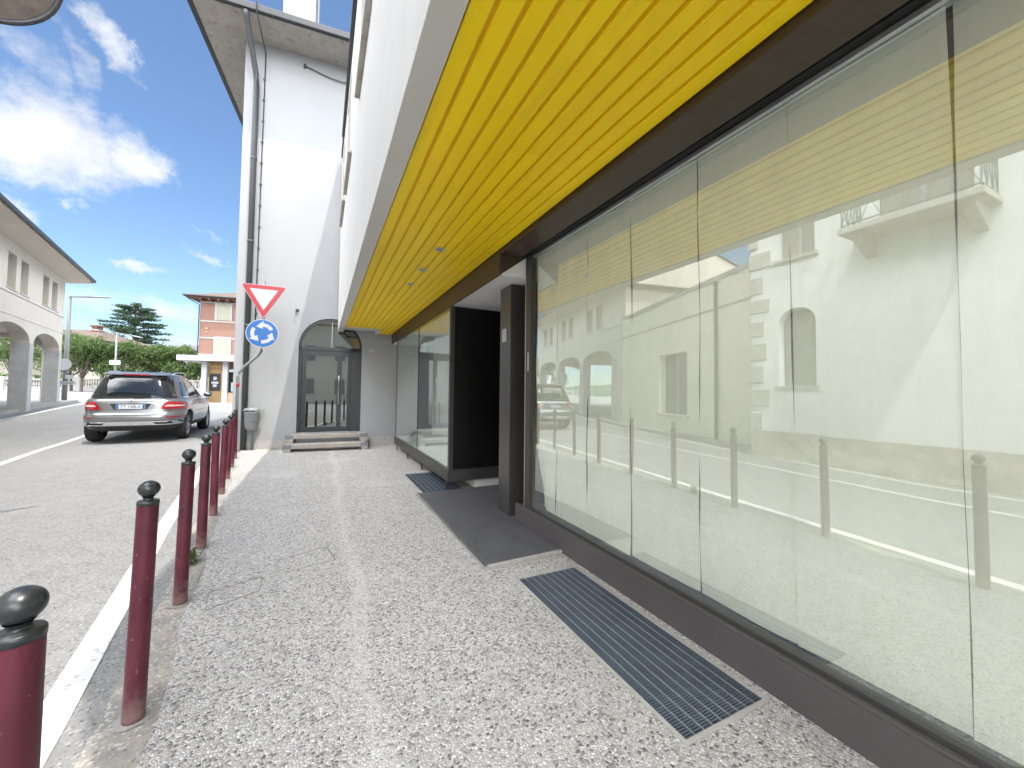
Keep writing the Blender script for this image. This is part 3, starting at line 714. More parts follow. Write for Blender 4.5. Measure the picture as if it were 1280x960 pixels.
# ------------------------------------------------------------------ end building (white, arched door)
EB = thing('white_house', 'white rendered house with deep concrete eaves and an arched black door', 'building', (-1.67, 11.0, 0), R(-4.5))
DC, DR, DB, DS = 1.87, 0.725, 0.36, 2.48
arch = [(DC - DR, DB), (DC - DR, DS)] + [(DC - DR * math.cos(math.pi * k / 24), DS + DR * math.sin(math.pi * k / 24)) for k in range(1, 24)] + [(DC + DR, DS), (DC + DR, DB)]
m = MB(); m.panel([(-0.18, 0), (9, 0), (9, 9.82), (-0.18, 9.82)], [list(reversed(arch))], lambda u, v, w: Vector((u, w, v)), 0.3)
m.box(-0.178, 9, 0.302, 9.0, 0.0, 9.82)
EW = m.build('wall', 'white_plaster', EB)
m = MB()
for a, b in ((-0.20, DC - DR - 0.02), (DC + DR + 0.02, 9)): m.box(a, b, -0.02, -0.001, 0, 0.19)
m.box(-0.2, -0.181, 0, 9, 0, 0.19)
m.build('plinth', 'grey_plinth', EB)
m = MB(); m.box(-1.02, 10, -0.86, 10, 9.822, 9.93)
rf = m.build('roof', 'bare_concrete', EB)
m = MB(); m.box(-1.13, -1.021, -0.97, 10, 9.80, 9.96); m.box(-1.02, 10, -0.97, -0.861, 9.80, 9.96)
m.build('gutter', 'gutter_dark', rf, bevel=0.02)
m = MB(); m.add([(-1.05, -0.9, 9.962), (10, -0.9, 9.962), (10, 10, 9.962), (-1.05, 10, 9.962), (4, 4.5, 11.2)], [(0, 1, 4), (1, 2, 4), (2, 3, 4), (3, 0, 4)]); m.build('roof_tiles', 'clay_tiles', rf)
m = MB(); m.box(0.35, 1.15, 1.2, 2.1, 10.0, 14.0); m.build('chimney', 'white_plaster', rf)
m = MB(); m.box(1.16, 1.2, 1.2, 1.26, 10.0, 14.0); m.build('chimney_flashing', 'gutter_dark', rf)
m = MB(); m.tube([(0.08, -0.075, 0.02), (0.08, -0.075, 8.7), (0.075, -0.12, 8.95), (0.02, -0.85, 9.72), (0.02, -0.9, 9.8)], 0.062, 12)
for z in (0.9, 2.9, 4.9, 6.9): m.lathe([(0.064, -0.02), (0.07, -0.02), (0.07, 0.02), (0.064, 0.02)], (0.08, -0.075, z), 12)
m.build('downpipe', 'pipe_grey', EB)
m = MB(); m.tube([(0.22, -0.02, 3.0), (0.24, -0.02, 9.6), (0.24, -1.0, 9.75), (0.24, -1.0, 10.8)], 0.014, 6)
for k in range(12): m.box(0.205, 0.255, -0.035, -0.002, 3.2 + k * 0.52, 3.235 + k * 0.52)
m.build('conduit', 'pipe_grey', EB)
m = MB(); m.tube([(1.1, -0.02, 9.55)] + [(1.1 + 1.4 * t, -0.04, 9.55 - 0.25 * math.sin(t * 2.2) + 0.12 * t) for t in (0.15, 0.3, 0.45, 0.6, 0.8, 1.0)], 0.012, 6); m.box(1.06, 1.12, -0.03, -0.001, 9.5, 9.6)
m.build('cable', 'gutter_dark', EB)
# door: frame, leaves, glass, fanlight
def ring(r0, r1, y0, y1, mb_):
    for k in range(24):
        a0 = math.pi * k / 24; a1 = math.pi * (k + 1) / 24
        P = [(DC - r * math.cos(a), DS + r * math.sin(a)) for r, a in ((r0, a0), (r1, a0), (r1, a1), (r0, a1))]
        mb_.prism([Vector((p[0], y0, p[1])) for p in P], (0, y1 - y0, 0))
m = MB(); ring(DR - 0.06, DR - 0.002, 0.05, 0.13, m)
m.box(DC - DR + 0.002, DC - DR + 0.07, 0.05, 0.13, DB, DS); m.box(DC + DR - 0.26, DC + DR - 0.002, 0.05, 0.13, DB, DS); m.box(DC - DR + 0.002, DC + DR - 0.002, 0.05, 0.13, DS - 0.09, DS + 0.002)
dr = m.build('arched_door', 'door_black', EB, bevel=0.003)
m = MB()
x0, x1 = DC - DR + 0.075, DC + DR - 0.265; z0, z1 = DB + 0.01, DS - 0.095
gx0, gx1 = x0 + 0.1, x1 - 0.31
m.panel([(x0, z0), (x1, z0), (x1, z1), (x0, z1)], [[(gx0, z0 + 0.12), (gx1, z0 + 0.12), (gx1, z1 - 0.12), (gx0, z1 - 0.12)], [(x1 - 0.2, z0 + 0.12), (x1 - 0.07, z0 + 0.12), (x1 - 0.07, z1 - 0.12), (x1 - 0.2, z1 - 0.12)]], lambda u, v, w: Vector((u, 0.06 + w, v)), 0.05)
m.build('leaf', 'door_black', dr)
m = MB(); m.add([(gx0, 0.085, z0 + 0.12), (gx1, 0.085, z0 + 0.12), (gx1, 0.085, z1 - 0.12), (gx0, 0.085, z1 - 0.12)], [(0, 1, 2, 3)])
m.add([(x1 - 0.2, 0.085, z0 + 0.12), (x1 - 0.07, 0.085, z0 + 0.12), (x1 - 0.07, 0.085, z1 - 0.12), (x1 - 0.2, 0.085, z1 - 0.12)], [(0, 1, 2, 3)]); m.build('door_pane', 'door_glass', dr, recalc=False)
m = MB(); fan = [Vector((DC - (DR - 0.06) * math.cos(math.pi * k / 24), 0.09, DS + 0.002 + (DR - 0.06) * math.sin(math.pi * k / 24))) for k in range(25)]
m.add(fan, [tuple(range(25))]); m.build('fanlight', 'door_glass', dr, recalc=False)
m = MB(); m.box(DC - 0.0, DC + 0.02, 0.075, 0.088, DS + 0.004, DS + DR - 0.07); m.build('fanlight_bar', 'sign_back', dr)
m = MB(); xh = x1 - 0.265; m.tube([(xh, 0.05, 1.05), (xh, 0.01, 1.07), (xh, 0.01, 1.75), (xh, 0.05, 1.77)], 0.013, 8); m.build('handle', 'alu', dr)
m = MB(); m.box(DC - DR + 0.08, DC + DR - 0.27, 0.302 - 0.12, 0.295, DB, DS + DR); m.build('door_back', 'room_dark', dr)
m = MB(); m.box(2.73, 2.9, -0.012, -0.001, 2.4, 2.49); hp = m.build('house_number', 'sign_back', EB)
m = MB(); m.box(2.745, 2.885, -0.0145, -0.0125, 2.415, 2.475); m.build('plate_face', 'sign_white', hp)
m = MB(); m.lathe([(0.0, 0.0), (0.045, 0.0), (0.045, 0.02), (0.02, 0.05)], n=12, M=Matrix.Translation((1.09, -0.0, 3.36)) @ Matrix.Rotation(R(90), 4, 'X')); m.tube([(1.09, -0.05, 3.36), (1.06, -0.08, 3.34), (1.07, -0.08, 3.25), (1.12, -0.07, 3.24)], 0.012, 6)
m.build('wall_hook', 'galv', EB)

# doorstep, litter bin
st = thing('wooden_doorstep', 'weathered two tier timber doorstep below the arched door', 'doorstep', (0.15, 10.4, 0), R(-3))
m = MB(); m.box(-0.82, 0.86, -0.36, -0.02, 0.075, 0.165); m.build('tread', 'old_wood', st, bevel=0.008)
m = MB(); m.box(-0.82, 0.86, 0.0, 0.36, 0.255, 0.345); m.build('tread', 'old_wood', st, bevel=0.008)
for xx in (-0.86, 0.76):
    m = MB(); m.box(xx, xx + 0.14, -0.38, 0.36, 0.0, 0.0745); m.box(xx - 0.03, xx + 0.16, -0.1, 0.40, 0.166, 0.2545); m.build('bearer', 'old_wood', st, bevel=0.006)
    for bx in ((-0.366, -0.3605, 0.05, 0.172), (-0.006, -0.0005, 0.235, 0.352)):
        m = MB(); m.box(xx - 0.02, xx + 0.15, *bx); m.build('bracket', 'galv', st)
bn = thing('litter_bin', 'round grey metal litter bin beside the downpipe of the white house', 'bin', (-1.42, 10.74, 0)); bn.scale = (0.78, 0.78, 1.0)
m = MB(); m.lathe([(0.0, 0.46), (0.1, 0.46), (0.16, 0.52), (0.185, 0.66), (0.19, 0.85), (0.2, 0.86), (0.2, 0.885), (0.19, 0.89)], n=20); m.build('basket', 'bin_grey', bn)
m = MB(); m.lathe([(0.186, 0.66), (0.196, 0.66), (0.196, 0.68), (0.186, 0.68)], n=20); m.build('band', 'galv', bn)
m = MB(); m.lathe([(0.21, 0.915), (0.21, 0.95), (0.17, 0.975), (0.0, 0.985)], n=20); m.box(0.19, 0.3, -0.04, 0.04, 0.88, 0.95); m.build('lid', 'bin_grey', bn)
m = MB(); m.tube([(0, 0.16, 0), (0, 0.16, 0.95)], 0.03, 10); m.build('post', 'galv', bn)

# ------------------------------------------------------------------ traffic sign
ts = thing('traffic_sign', 'give way triangle above a blue roundabout disc on a bent grey pole', 'traffic sign', (-1.56, 9.78, 0))
m = MB(); P = [(0, 0, 0), (0, 0, 1.66), (0.02, 0, 1.76), (0.09, 0, 1.86), (0.33, 0, 2.12), (0.39, 0, 2.22), (0.405, 0, 2.34), (0.405, 0, 3.72)]
m.tube(P, 0.03, 12); m.build('pole', 'galv', ts)
m = MB(); m.lathe([(0.0315, 1.46), (0.0335, 1.46), (0.0335, 1.53), (0.0315, 1.53)], n=14); m.build('red_band', 'sign_red', ts)
def tri(c, side, rad, y, th, mb_):
    pts = []
    h = side * math.sqrt(3) / 2
    cor = [Vector((-side / 2, 0, h / 3)), Vector((side / 2, 0, h / 3)), Vector((0, 0, -2 * h / 3))]
    for i, p in enumerate(cor):
        d1 = (cor[i - 1] - p).normalized(); d2 = (cor[(i + 1) % 3] - p).normalized()
        a = p + d1 * rad * 1.73; b = p + d2 * rad * 1.73
        for t in (0, 0.25, 0.5, 0.75, 1): 
            q = (a * (1 - t) ** 2 + p * 2 * t * (1 - t) + b * t * t); pts.append(q)
    mb_.prism([q + Vector((c[0], y, c[1])) for q in pts], (0, th, 0))
c = (0.41, 3.38)
m = MB(); tri(c, 0.84, 0.03, -0.045, 0.012, m); yt = m.build('give_way_plate', 'sign_white', ts)
m = MB(); tri(c, 0.81, 0.028, -0.0485, 0.003, m); m.build('red_border', 'sign_red', yt)
m = MB(); tri(c, 0.52, 0.012, -0.052, 0.003, m); m.build('white_face', 'sign_white', yt)
m = MB(); tri(c, 0.84, 0.03, -0.0325, 0.004, m); m.build('plate_back', 'sign_back', yt)
cz = 2.59
XM = Matrix.Translation((0.405, -0.034, cz)) @ Matrix.Rotation(R(90), 4, 'X')
m = MB(); m.lathe([(0, 0), (0.3, 0.0), (0.3, 0.012), (0, 0.012)], n=40, M=XM, smooth=False); rt = m.build('roundabout_plate', 'sign_white', ts)
m = MB(); m.lathe([(0, 0.0125), (0.285, 0.0125), (0.285, 0.015), (0, 0.015)], n=40, M=XM, smooth=False); m.build('blue_face', 'sign_blue', rt)
m = MB()
for k in range(3):
    a0 = R(25 + 120 * k); n = 9; r0, r1 = 0.145, 0.215
    pts = []
    for i in range(n + 1): a = a0 + R(62) * i / n; pts.append((r1 * math.cos(a), r1 * math.sin(a)))
    a = a0 + R(62)
    pts += [(0.265 * math.cos(a), 0.265 * math.sin(a)), (0.18 * math.cos(a + R(42)), 0.18 * math.sin(a + R(42))), (0.095 * math.cos(a), 0.095 * math.sin(a))]
    for i in range(n, -1, -1): a = a0 + R(62) * i / n; pts.append((r0 * math.cos(a), r0 * math.sin(a)))
    mm = MB(); mm.panel(pts, [], lambda u, v, w: XM @ Vector((u, v, 0.0155 + w)), 0.002); m.add(mm.v, mm.f)
m.build('arrows', 'sign_white', rt)

# ------------------------------------------------------------------ car
def superx(y, hw, yc, hl, n): return hw * max(0.0, 1 - abs((y - yc) / hl) ** n) ** (1 / n)
def lerp_tab(tab, z):
    for (z0, *a), (z1, *b) in zip(tab[:-1], tab[1:]):
        if z <= z1:
            t = max(0, min(1, (z - z0) / (z1 - z0))); return [p + (q - p) * t for p, q in zip(a, b)]
    return list(tab[-1][1:])
BODY = [  # z, half width, y rear, y front, exponent
    (0.30, 0.86, 0.26, 4.55, 5.5), (0.38, 0.94, 0.10, 4.70, 5.5), (0.50, 0.975, 0.03, 4.78, 5.5), (0.64, 0.99, 0.0, 4.80, 5.5), (0.70, 0.99, 0.02, 4.80, 5.5),
    (0.76, 0.985, 0.075, 4.78, 5.5), (0.86, 0.985, 0.09, 4.74, 5.5), (0.98, 0.985, 0.10, 4.66, 5.5), (1.06, 0.965, 0.13, 4.5, 5.5), (1.10, 0.93, 0.17, 4.4, 5.5)]
CAB = [(1.08, 0.915, 0.17, 3.75, 5.0), (1.2, 0.885, 0.215, 3.5, 5.0), (1.4, 0.82, 0.31, 3.05, 4.6), (1.58, 0.755, 0.41, 2.7, 4.2), (1.68, 0.70, 0.48, 2.5, 4.0), (1.74, 0.63, 0.6, 2.35, 3.6), (1.775, 0.5, 0.8, 2.2, 3.0), (1.79, 0.3, 1.1, 1.95, 2.6), (1.793, 0.05, 1.5, 1.6, 2.2)]
def ring_pts(tab, z, n=72):
    hw, yr, yf, e = lerp_tab(tab, z); yc = (yr + yf) / 2; hl = (yf - yr) / 2
    out = []
    for k in range(n):
        a = 2 * math.pi * k / n; c_, s_ = math.cos(a), math.sin(a)
        out.append(Vector((hw * math.copysign(abs(c_) ** (2 / e), c_), yc + hl * math.copysign(abs(s_) ** (2 / e), s_), z)))
    return out
def hood(p):
    if p.y > 3.3: p.z = min(p.z, 1.1 - 0.2 * ((p.y - 3.3) / 1.5) ** 1.6)
    return p
def stack(mb_, tab, zs, fix=None, n=72):
    rings = [ring_pts(tab, z, n) for z in zs]
    vs = [fix(p) if fix else p for r in rings for p in r]
    fs = [(i * n + k, i * n + (k + 1) % n, (i + 1) * n + (k + 1) % n, (i + 1) * n + k) for i in range(len(zs) - 1) for k in range(n)]
    mb_.add(vs, fs, True); mb_.add(vs[:n], [tuple(reversed(range(n)))]); mb_.add(vs[-n:], [tuple(range(n))], True)
def rear_y(tab, x, z):
    hw, yr, yf, e = lerp_tab(tab, z); yc = (yr + yf) / 2; hl = (yf - yr) / 2
    return yc - hl * max(0.0, 1 - min(1, abs(x) / hw) ** e) ** (1 / e)
def side_x(tab, y, z):
    hw, yr, yf, e = lerp_tab(tab, z); yc = (yr + yf) / 2; hl = (yf - yr) / 2
    return hw * max(0.0, 1 - min(1, abs(y - yc) / hl) ** e) ** (1 / e)
def rear_patch(mb_, tab, q, o=0.006, nu=14, nv=6):
    """q: four (x,z) corners: bottom left, bottom right, top right, top left"""
    def fn(u, v):
        a = Vector(q[0]).lerp(Vector(q[1]), u); b = Vector(q[3]).lerp(Vector(q[2]), u); p = a.lerp(b, v)
        return Vector((p.x * (1 + o * 0.6), rear_y(tab, p.x, p.y) - o, p.y))
    mb_.grid(fn, nu, nv)
def side_patch(mb_, tab, q, sgn, o=0.006, nu=10, nv=6):
    def fn(u, v):
        a = Vector(q[0]).lerp(Vector(q[1]), u); b = Vector(q[3]).lerp(Vector(q[2]), u); p = a.lerp(b, v)
        return Vector((sgn * (side_x(tab, p.x, p.y) + o), p.x, p.y))
    mb_.grid(fn, nu, nv)

CAR = thing('parked_car', 'silver grey estate style off roader seen from behind on the road', 'car', (-4.33, 13.10, 0.012), R(3.5))
CAR.scale = (1.05, 1.02, 1.02)
m = MB(); stack(m, BODY, [0.30, 0.34, 0.38, 0.44, 0.5, 0.57, 0.64, 0.67, 0.70, 0.73, 0.76, 0.81, 0.86, 0.92, 0.98, 1.02, 1.06, 1.10], hood)
body = m.build('body', 'car_silver', CAR)
cut = MB()
for y in (0.98, 3.9):
    for s_ in (-1, 1):
        cut.lathe([(0.0, -0.25), (0.415, -0.25), (0.415, 0.25), (0.0, 0.25)], n=40, M=Matrix.Translation((s_ * 0.9, y, 0.39)) @ Matrix.Rotation(R(90), 4, 'Y'), smooth=False)
co = cut.build('wheel_cutter', 'car_trim')
bo = body.modifiers.new('arch', 'BOOLEAN'); bo.operation = 'DIFFERENCE'; bo.object = co; bo.solver = 'EXACT'
co.parent = CAR
dg = bpy.context.evaluated_depsgraph_get(); dg.update()
me = bpy.data.meshes.new_from_object(body.evaluated_get(dg)); body.modifiers.clear(); body.data = me
bpy.data.objects.remove(co)
m = MB(); stack(m, CAB, [1.08, 1.12, 1.2, 1.3, 1.4, 1.5, 1.58, 1.63, 1.68, 1.71, 1.74, 1.76, 1.775, 1.785, 1.79, 1.793]); m.build('cabin', 'car_silver', CAR)
m = MB(); rear_patch(m, CAB, [(-0.80, 1.115), (0.80, 1.115), (0.63, 1.70), (-0.63, 1.70)], 0.004, 24, 10); rw = m.build('rear_window', 'car_trim', CAR)
m = MB(); rear_patch(m, CAB, [(-0.72, 1.14), (0.72, 1.14), (0.56, 1.62), (-0.56, 1.62)], 0.010, 24, 10); m.build('rear_glass', 'car_glass', rw)
m = MB(); m.bar((0, rear_y(CAB, 0, 1.15) - 0.03, 1.15), (0.34, rear_y(CAB, 0.3, 1.19) - 0.03, 1.17), 0.022, 0.022); m.build('wiper', 'car_trim', rw)
m = MB(); m.prism([(-0.62, 0.42, 1.70), (0.62, 0.42, 1.70), (0.60, 0.75, 1.765), (-0.60, 0.75, 1.765)], (0, 0, 0.03)); sp = m.build('spoiler', 'car_silver', CAR, bevel=0.012)
m = MB(); m.box(-0.26, 0.26, 0.408, 0.424, 1.695, 1.727); m.build('brake_light', 'car_lamp', sp, bevel=0.004)
for s_ in (-1, 1):
    m = MB(); m.tube([(s_ * 0.62, 0.8, 1.735), (s_ * 0.645, 0.95, 1.80), (s_ * 0.66, 1.6, 1.825), (s_ * 0.65, 2.1, 1.80), (s_ * 0.60, 2.32, 1.735)], 0.016, 8); m.build('roof_rail', 'alu', CAR)
    # side windows
    for q in ([(0.62, 1.16), (1.22, 1.16), (1.18, 1.58), (0.86, 1.56)], [(1.30, 1.16), (2.22, 1.16), (2.08, 1.60), (1.26, 1.60)], [(2.30, 1.16), (3.22, 1.16), (2.62, 1.56), (2.16, 1.60)]):
        m = MB(); side_patch(m, CAB, q, s_, 0.006); m.build('side_window', 'car_glass', CAR)
    m = MB(); side_patch(m, CAB, [(0.5, 1.135), (3.4, 1.135), (3.36, 1.155), (0.52, 1.155)], s_, 0.008, 20, 1); m.build('window_trim', 'car_chrome', CAR)
    for y in (1.28, 2.27):
        m = MB(); side_patch(m, BODY, [(y, 0.42), (y + 0.012, 0.42), (y + 0.012, 1.08), (y, 1.08)], s_, 0.002, 1, 12); m.build('door_gap', 'car_trim', CAR)
        m = MB(); side_patch(m, BODY, [(y + 0.08, 0.93), (y + 0.28, 0.93), (y + 0.28, 0.965), (y + 0.08, 0.965)], s_, 0.022, 6, 2); m.build('door_handle', 'car_silver', CAR)
    m = MB(); side_patch(m, BODY, [(1.44, 0.33), (3.45, 0.33), (3.45, 0.42), (1.44, 0.42)], s_, 0.008, 12, 2); m.build('sill', 'car_trim', CAR)
    # mirror
    m = MB(); m.lathe([(0.001, -0.11), (0.06, -0.1), (0.085, -0.04), (0.085, 0.04), (0.06, 0.1), (0.001, 0.11)], n=14, M=Matrix.Translation((s_ * 1.06, 3.0, 1.20)) @ Matrix.Rotation(R(90), 4, 'Y')); m.bar((s_ * 0.9, 3.0, 1.13), (s_ * 1.02, 3.0, 1.17), 0.05, 0.04); m.build('wing_mirror', 'car_silver', CAR)
    # lamps
    m = MB()
    rear_patch(m, BODY, [(s_ * 0.5, 0.845), (s_ * 0.982, 0.83), (s_ * 0.978, 1.02), (s_ * 0.66, 1.03)], 0.012, 22, 6)
    tl = m.build('tail_lamp', 'car_lamp', CAR)
    m = MB(); rear_patch(m, BODY, [(s_ * 0.60, 0.905), (s_ * 0.93, 0.905), (s_ * 0.93, 0.94), (s_ * 0.66, 0.95)], 0.016, 18, 2); m.build('lamp_strip', 'car_lamp_clear', tl)
    m = MB(); rear_patch(m, BODY, [(s_ * 0.66, 0.625), (s_ * 0.955, 0.625), (s_ * 0.955, 0.652), (s_ * 0.66, 0.652)], 0.006, 16, 2); m.build('reflector', 'car_lamp', CAR)
    # tailgate seam
    m = MB(); rear_patch(m, BODY, [(s_ * 0.655, 0.70), (s_ * 0.667, 0.70), (s_ * 0.745, 0.845), (s_ * 0.733, 0.845)], 0.003, 1, 6); m.build('tailgate_gap', 'car_trim', CAR)
m = MB(); rear_patch(m, BODY, [(-0.66, 0.697), (0.66, 0.697), (0.66, 0.71), (-0.66, 0.71)], 0.004, 12, 1); m.build('tailgate_gap', 'car_trim', CAR)
m = MB(); rear_patch(m, BODY, [(-0.97, 0.32), (0.97, 0.32), (0.95, 0.53), (-0.95, 0.53)], 0.010, 30, 6); bp = m.build('bumper_trim', 'car_trim', CAR)
m = MB()
for q in ([(-0.93, 0.455), (-0.80, 0.455), (-0.74, 0.535), (-0.84, 0.535)], [(-0.80, 0.51), (0.80, 0.51), (0.8, 0.54), (-0.8, 0.54)], [(0.80, 0.455), (0.93, 0.455), (0.84, 0.535), (0.74, 0.535)],
          [(-0.93, 0.44), (-0.45, 0.44), (-0.45, 0.462), (-0.93, 0.462)], [(0.45, 0.44), (0.93, 0.44), (0.93, 0.462), (0.45, 0.462)], [(-0.5, 0.44), (0.5, 0.44), (0.42, 0.515), (-0.42, 0.515)]):
    rear_patch(m, BODY, q, 0.016, 12, 3)
m.build('skid_strip', 'car_chrome', bp)
m = MB(); rear_patch(m, BODY, [(-0.30, 0.835), (0.30, 0.835), (0.38, 0.985), (-0.38, 0.985)], 0.004, 10, 3); pr = m.build('plate_recess', 'car_trim', CAR)
m = MB(); rear_patch(m, BODY, [(-0.42, 0.985), (0.42, 0.985), (0.42, 1.012), (-0.42, 1.012)], 0.02, 10, 1); m.build('chrome_bar', 'car_chrome', pr)
for q in ([(-0.345, 0.835), (-0.30, 0.835), (-0.375, 0.985), (-0.43, 0.985)], [(0.30, 0.835), (0.345, 0.835), (0.43, 0.985), (0.375, 0.985)]):
    m = MB(); rear_patch(m, BODY, q, 0.009, 2, 3); m.build('recess_lip', 'car_silver', pr)
yp = 0.072
m = MB(); m.box(-0.26, 0.26, yp, yp + 0.008, 0.85, 0.96); npl = m.build('number_plate', 'plate_white', CAR, bevel=0.002)
for a, b in ((-0.255, -0.215), (0.215, 0.255)):
    m = MB(); m.box(a, b, yp - 0.002, yp - 0.0004, 0.855, 0.955); m.build('plate_band', 'sign_blue', npl)
text_mesh('FT 128LA', 0.098, 'plate_text', 'ink', npl, Matrix.Translation((0, yp - 0.001, 0.905)) @ Matrix.Rotation(R(90), 4, 'X'), 0.0008, 0.92)
ME_ = Matrix.Translation((0, rear_y(BODY, 0, 1.045) - 0.012, 1.05)) @ Matrix.Rotation(R(80), 4, 'X')
m = MB(); m.lathe([(0.038, -0.004), (0.045, -0.004), (0.045, 0.005), (0.038, 0.005)], n=24, M=ME_)
for k in range(3):
    a = R(90 + 120 * k); d = Vector((math.cos(a), math.sin(a), 0)); n_ = Vector((-d.y, d.x, 0))
    m.prism([ME_ @ p for p in (-d * 0.008 + n_ * 0.008, d * 0.041, -d * 0.008 - n_ * 0.008)], ME_.to_3x3() @ Vector((0, 0, 0.005)))
m.build('badge', 'car_chrome', CAR)
for s_ in (-1, 1):
    for y in (0.98, 3.9):
        Mw = Matrix.Translation((s_ * 0.84, y, 0.365)) @ Matrix.Rotation(R(90) * s_, 4, 'Y')
        m = MB(); m.lathe([(0.26, -0.12), (0.335, -0.125), (0.36, -0.10), (0.366, -0.04), (0.366, 0.04), (0.36, 0.10), (0.335, 0.125), (0.27, 0.115), (0.255, 0.09)], n=44, M=Mw)
        w = m.build('tyre', 'tyre', CAR)
        m = MB(); m.lathe([(0.262, -0.1), (0.255, 0.0), (0.262, 0.10), (0.248, 0.112), (0.24, 0.09), (0.24, 0.0)], n=40, M=Mw); m.lathe([(0.0, 0.11), (0.05, 0.108), (0.06, 0.08), (0.06, 0.0)], n=20, M=Mw)
        for k in range(10):
            a = 2 * math.pi * (k // 2) / 5 + (0.16 if k % 2 else -0.16)
            d = Vector((math.cos(a), math.sin(a), 0)); t_ = Vector((-d.y, d.x, 0))
            P = [d * 0.05 - t_ * 0.018, d * 0.25 - t_ * 0.016, d * 0.25 + t_ * 0.016, d * 0.05 + t_ * 0.018]
            m.prism([Mw @ (p + Vector((0, 0, 0.075))) for p in P], Mw.to_3x3() @ Vector((0, 0, 0.027)))
        m.build('rim', 'rim_alloy', w)
        m = MB(); m.lathe([(0.0, -0.02), (0.24, -0.02)], n=30, M=Mw); m.build('brake_disc', 'car_trim', w)

# ------------------------------------------------------------------ arcade building across the street
AB = thing('arcade_building', 'beige two storey building with ground floor arches and paired windows', 'building', (-11.9, 28.0, 0), R(101.4))
# local x = along street (far end 0), y = inward
END = -13.6
def arch_loop(x0, x1, zs, rise, zb, n=16):
    c_ = (x0 + x1) / 2; h = (x1 - x0) / 2
    return [(x0, zb), (x0, zs)] + [(c_ - h * math.cos(math.pi * k / n), zs + rise * math.sin(math.pi * k / n)) for k in range(1, n)] + [(x1, zs), (x1, zb)]
spans = [(-4.25, -0.78), (-8.3, -4.7), (-12.35, -8.75)]
outer = [(END, 0.0)]
for x0, x1 in reversed(spans): outer += arch_loop(x0, x1, 3.26, 0.6, 0.0)
outer += [(-0.37, 0.0), (-0.37, 6.85), (END, 6.85)]
wins = []
for c_ in (-2.5, -6.25, -10.2):
    for s_ in (-1, 1): wins.append((c_ + s_ * 0.62 - 0.4, c_ + s_ * 0.62 + 0.4))
holes = [[(a, 5.08), (b, 5.08), (b, 6.42), (a, 6.42)] for a, b in wins]
m = MB(); m.panel(outer, holes, lambda u, v, w: Vector((u, w, v)), 0.5)
m.box(END, -0.372, 0.502, 9.0, 3.95, 6.85)
m.box(END, END + 0.3, 0.502, 9.0, 0, 3.948)
m.build('wall', 'arcade_plaster', AB)
# inner ground floor: back wall with shop fronts, end arch
m = MB(); m.box(END + 0.3, -4.6, 4.2, 9.0, 0, 3.948); m.build('inner_wall', 'arcade_plaster', AB)
end_loop = [(0.5, 0.0)] + arch_loop(0.52, 3.6, 3.26, 0.5, 0.0)[0:] + [(4.0, 0.0), (4.0, 3.945), (0.5, 3.945)]
m = MB(); m.panel(end_loop, [], lambda u, v, w: Vector((-0.88 + w, u + 0.004, v)), 0.5); m.build('end_arch', 'arcade_plaster', AB)
for k, xx in enumerate((-12.2, -9.6, -7.2)):
    m = MB(); m.box(xx, xx + 1.9, 4.15, 4.199, 0.35, 3.0); d_ = m.build('shop_front', 'window_glass', AB)
    m = MB(); m.box(xx - 0.08, xx - 0.001, 4.12, 4.199, 0.35, 3.08); m.box(xx + 1.901, xx + 1.98, 4.12, 4.199, 0.35, 3.08); m.box(xx, xx + 1.9, 4.12, 4.199, 3.001, 3.08); m.build('frame', 'door_black', d_)
for i, (x0, x1) in enumerate([(-0.78, -0.37), (-4.7, -4.25), (-8.75, -8.3), (-12.8, -12.35)]):
    m = MB(); m.box(x0 - 0.012, x1 + 0.012, -0.012, 0.512, 0.0, 1.55); m.box(x0 - 0.006, x1 + 0.006, -0.006, 0.506, 1.552, 3.24); m.build('column_cladding', 'arcade_stone', AB)
m = MB(); m.box(END, -0.35, -0.035, -0.001, 4.93, 5.02); m.box(END, -0.36, -0.02, -0.001, 4.12, 4.17); m.box(-0.369, -0.335, 0, 9, 4.93, 5.02); m.build('string_course', 'arcade_band', AB)
for a, b in wins:
    m = MB(); m.box(a, b, 0.22, 0.28, 5.08, 6.42); w = m.build('window', 'shutter_grey', AB)
    m = MB(); m.box(a - 0.06, b + 0.06, -0.06, 0.2, 5.022, 5.078); m.build('sill', 'arcade_stone', w)
m = MB(); m.prism([(END - 0.4, 0.0, 6.86), (END - 0.4, -0.85, 7.0), (END - 0.4, -0.85, 7.08), (END - 0.4, 4.5, 8.9), (END - 0.4, 9.6, 7.0), (END - 0.4, 9.5, 6.86)], (-END + 0.4 + 0.45, 0, 0))
rf = m.build('roof', ['arcade_eave'], AB)
m = MB(); m.add([(END - 0.5, -0.9, 7.085), (0.12, -0.9, 7.085), (0.12, 4.5, 8.92), (END - 0.5, 4.5, 8.92), (0.12, 9.7, 7.02), (END - 0.5, 9.7, 7.02)], [(0, 1, 2, 3), (3, 2, 4, 5)]); m.build('roof_tiles', 'clay_tiles', rf)
m = MB(); m.box(END - 0.5, 0.14, -0.99, -0.905, 6.98, 7.10); m.box(0.052, 0.12, -0.9, 9.5, 6.98, 7.08); m.build('gutter', 'gutter_dark', rf)
m = MB(); m.box(-2.1, -1.55, 1.6, 1.7, 2.55, 3.05); m.tube([(-1.8, 1.65, 3.05), (-1.8, 1.65, 3.95)], 0.02, 6)
hs = m.build('hanging_sign', 'eave_wood', AB)

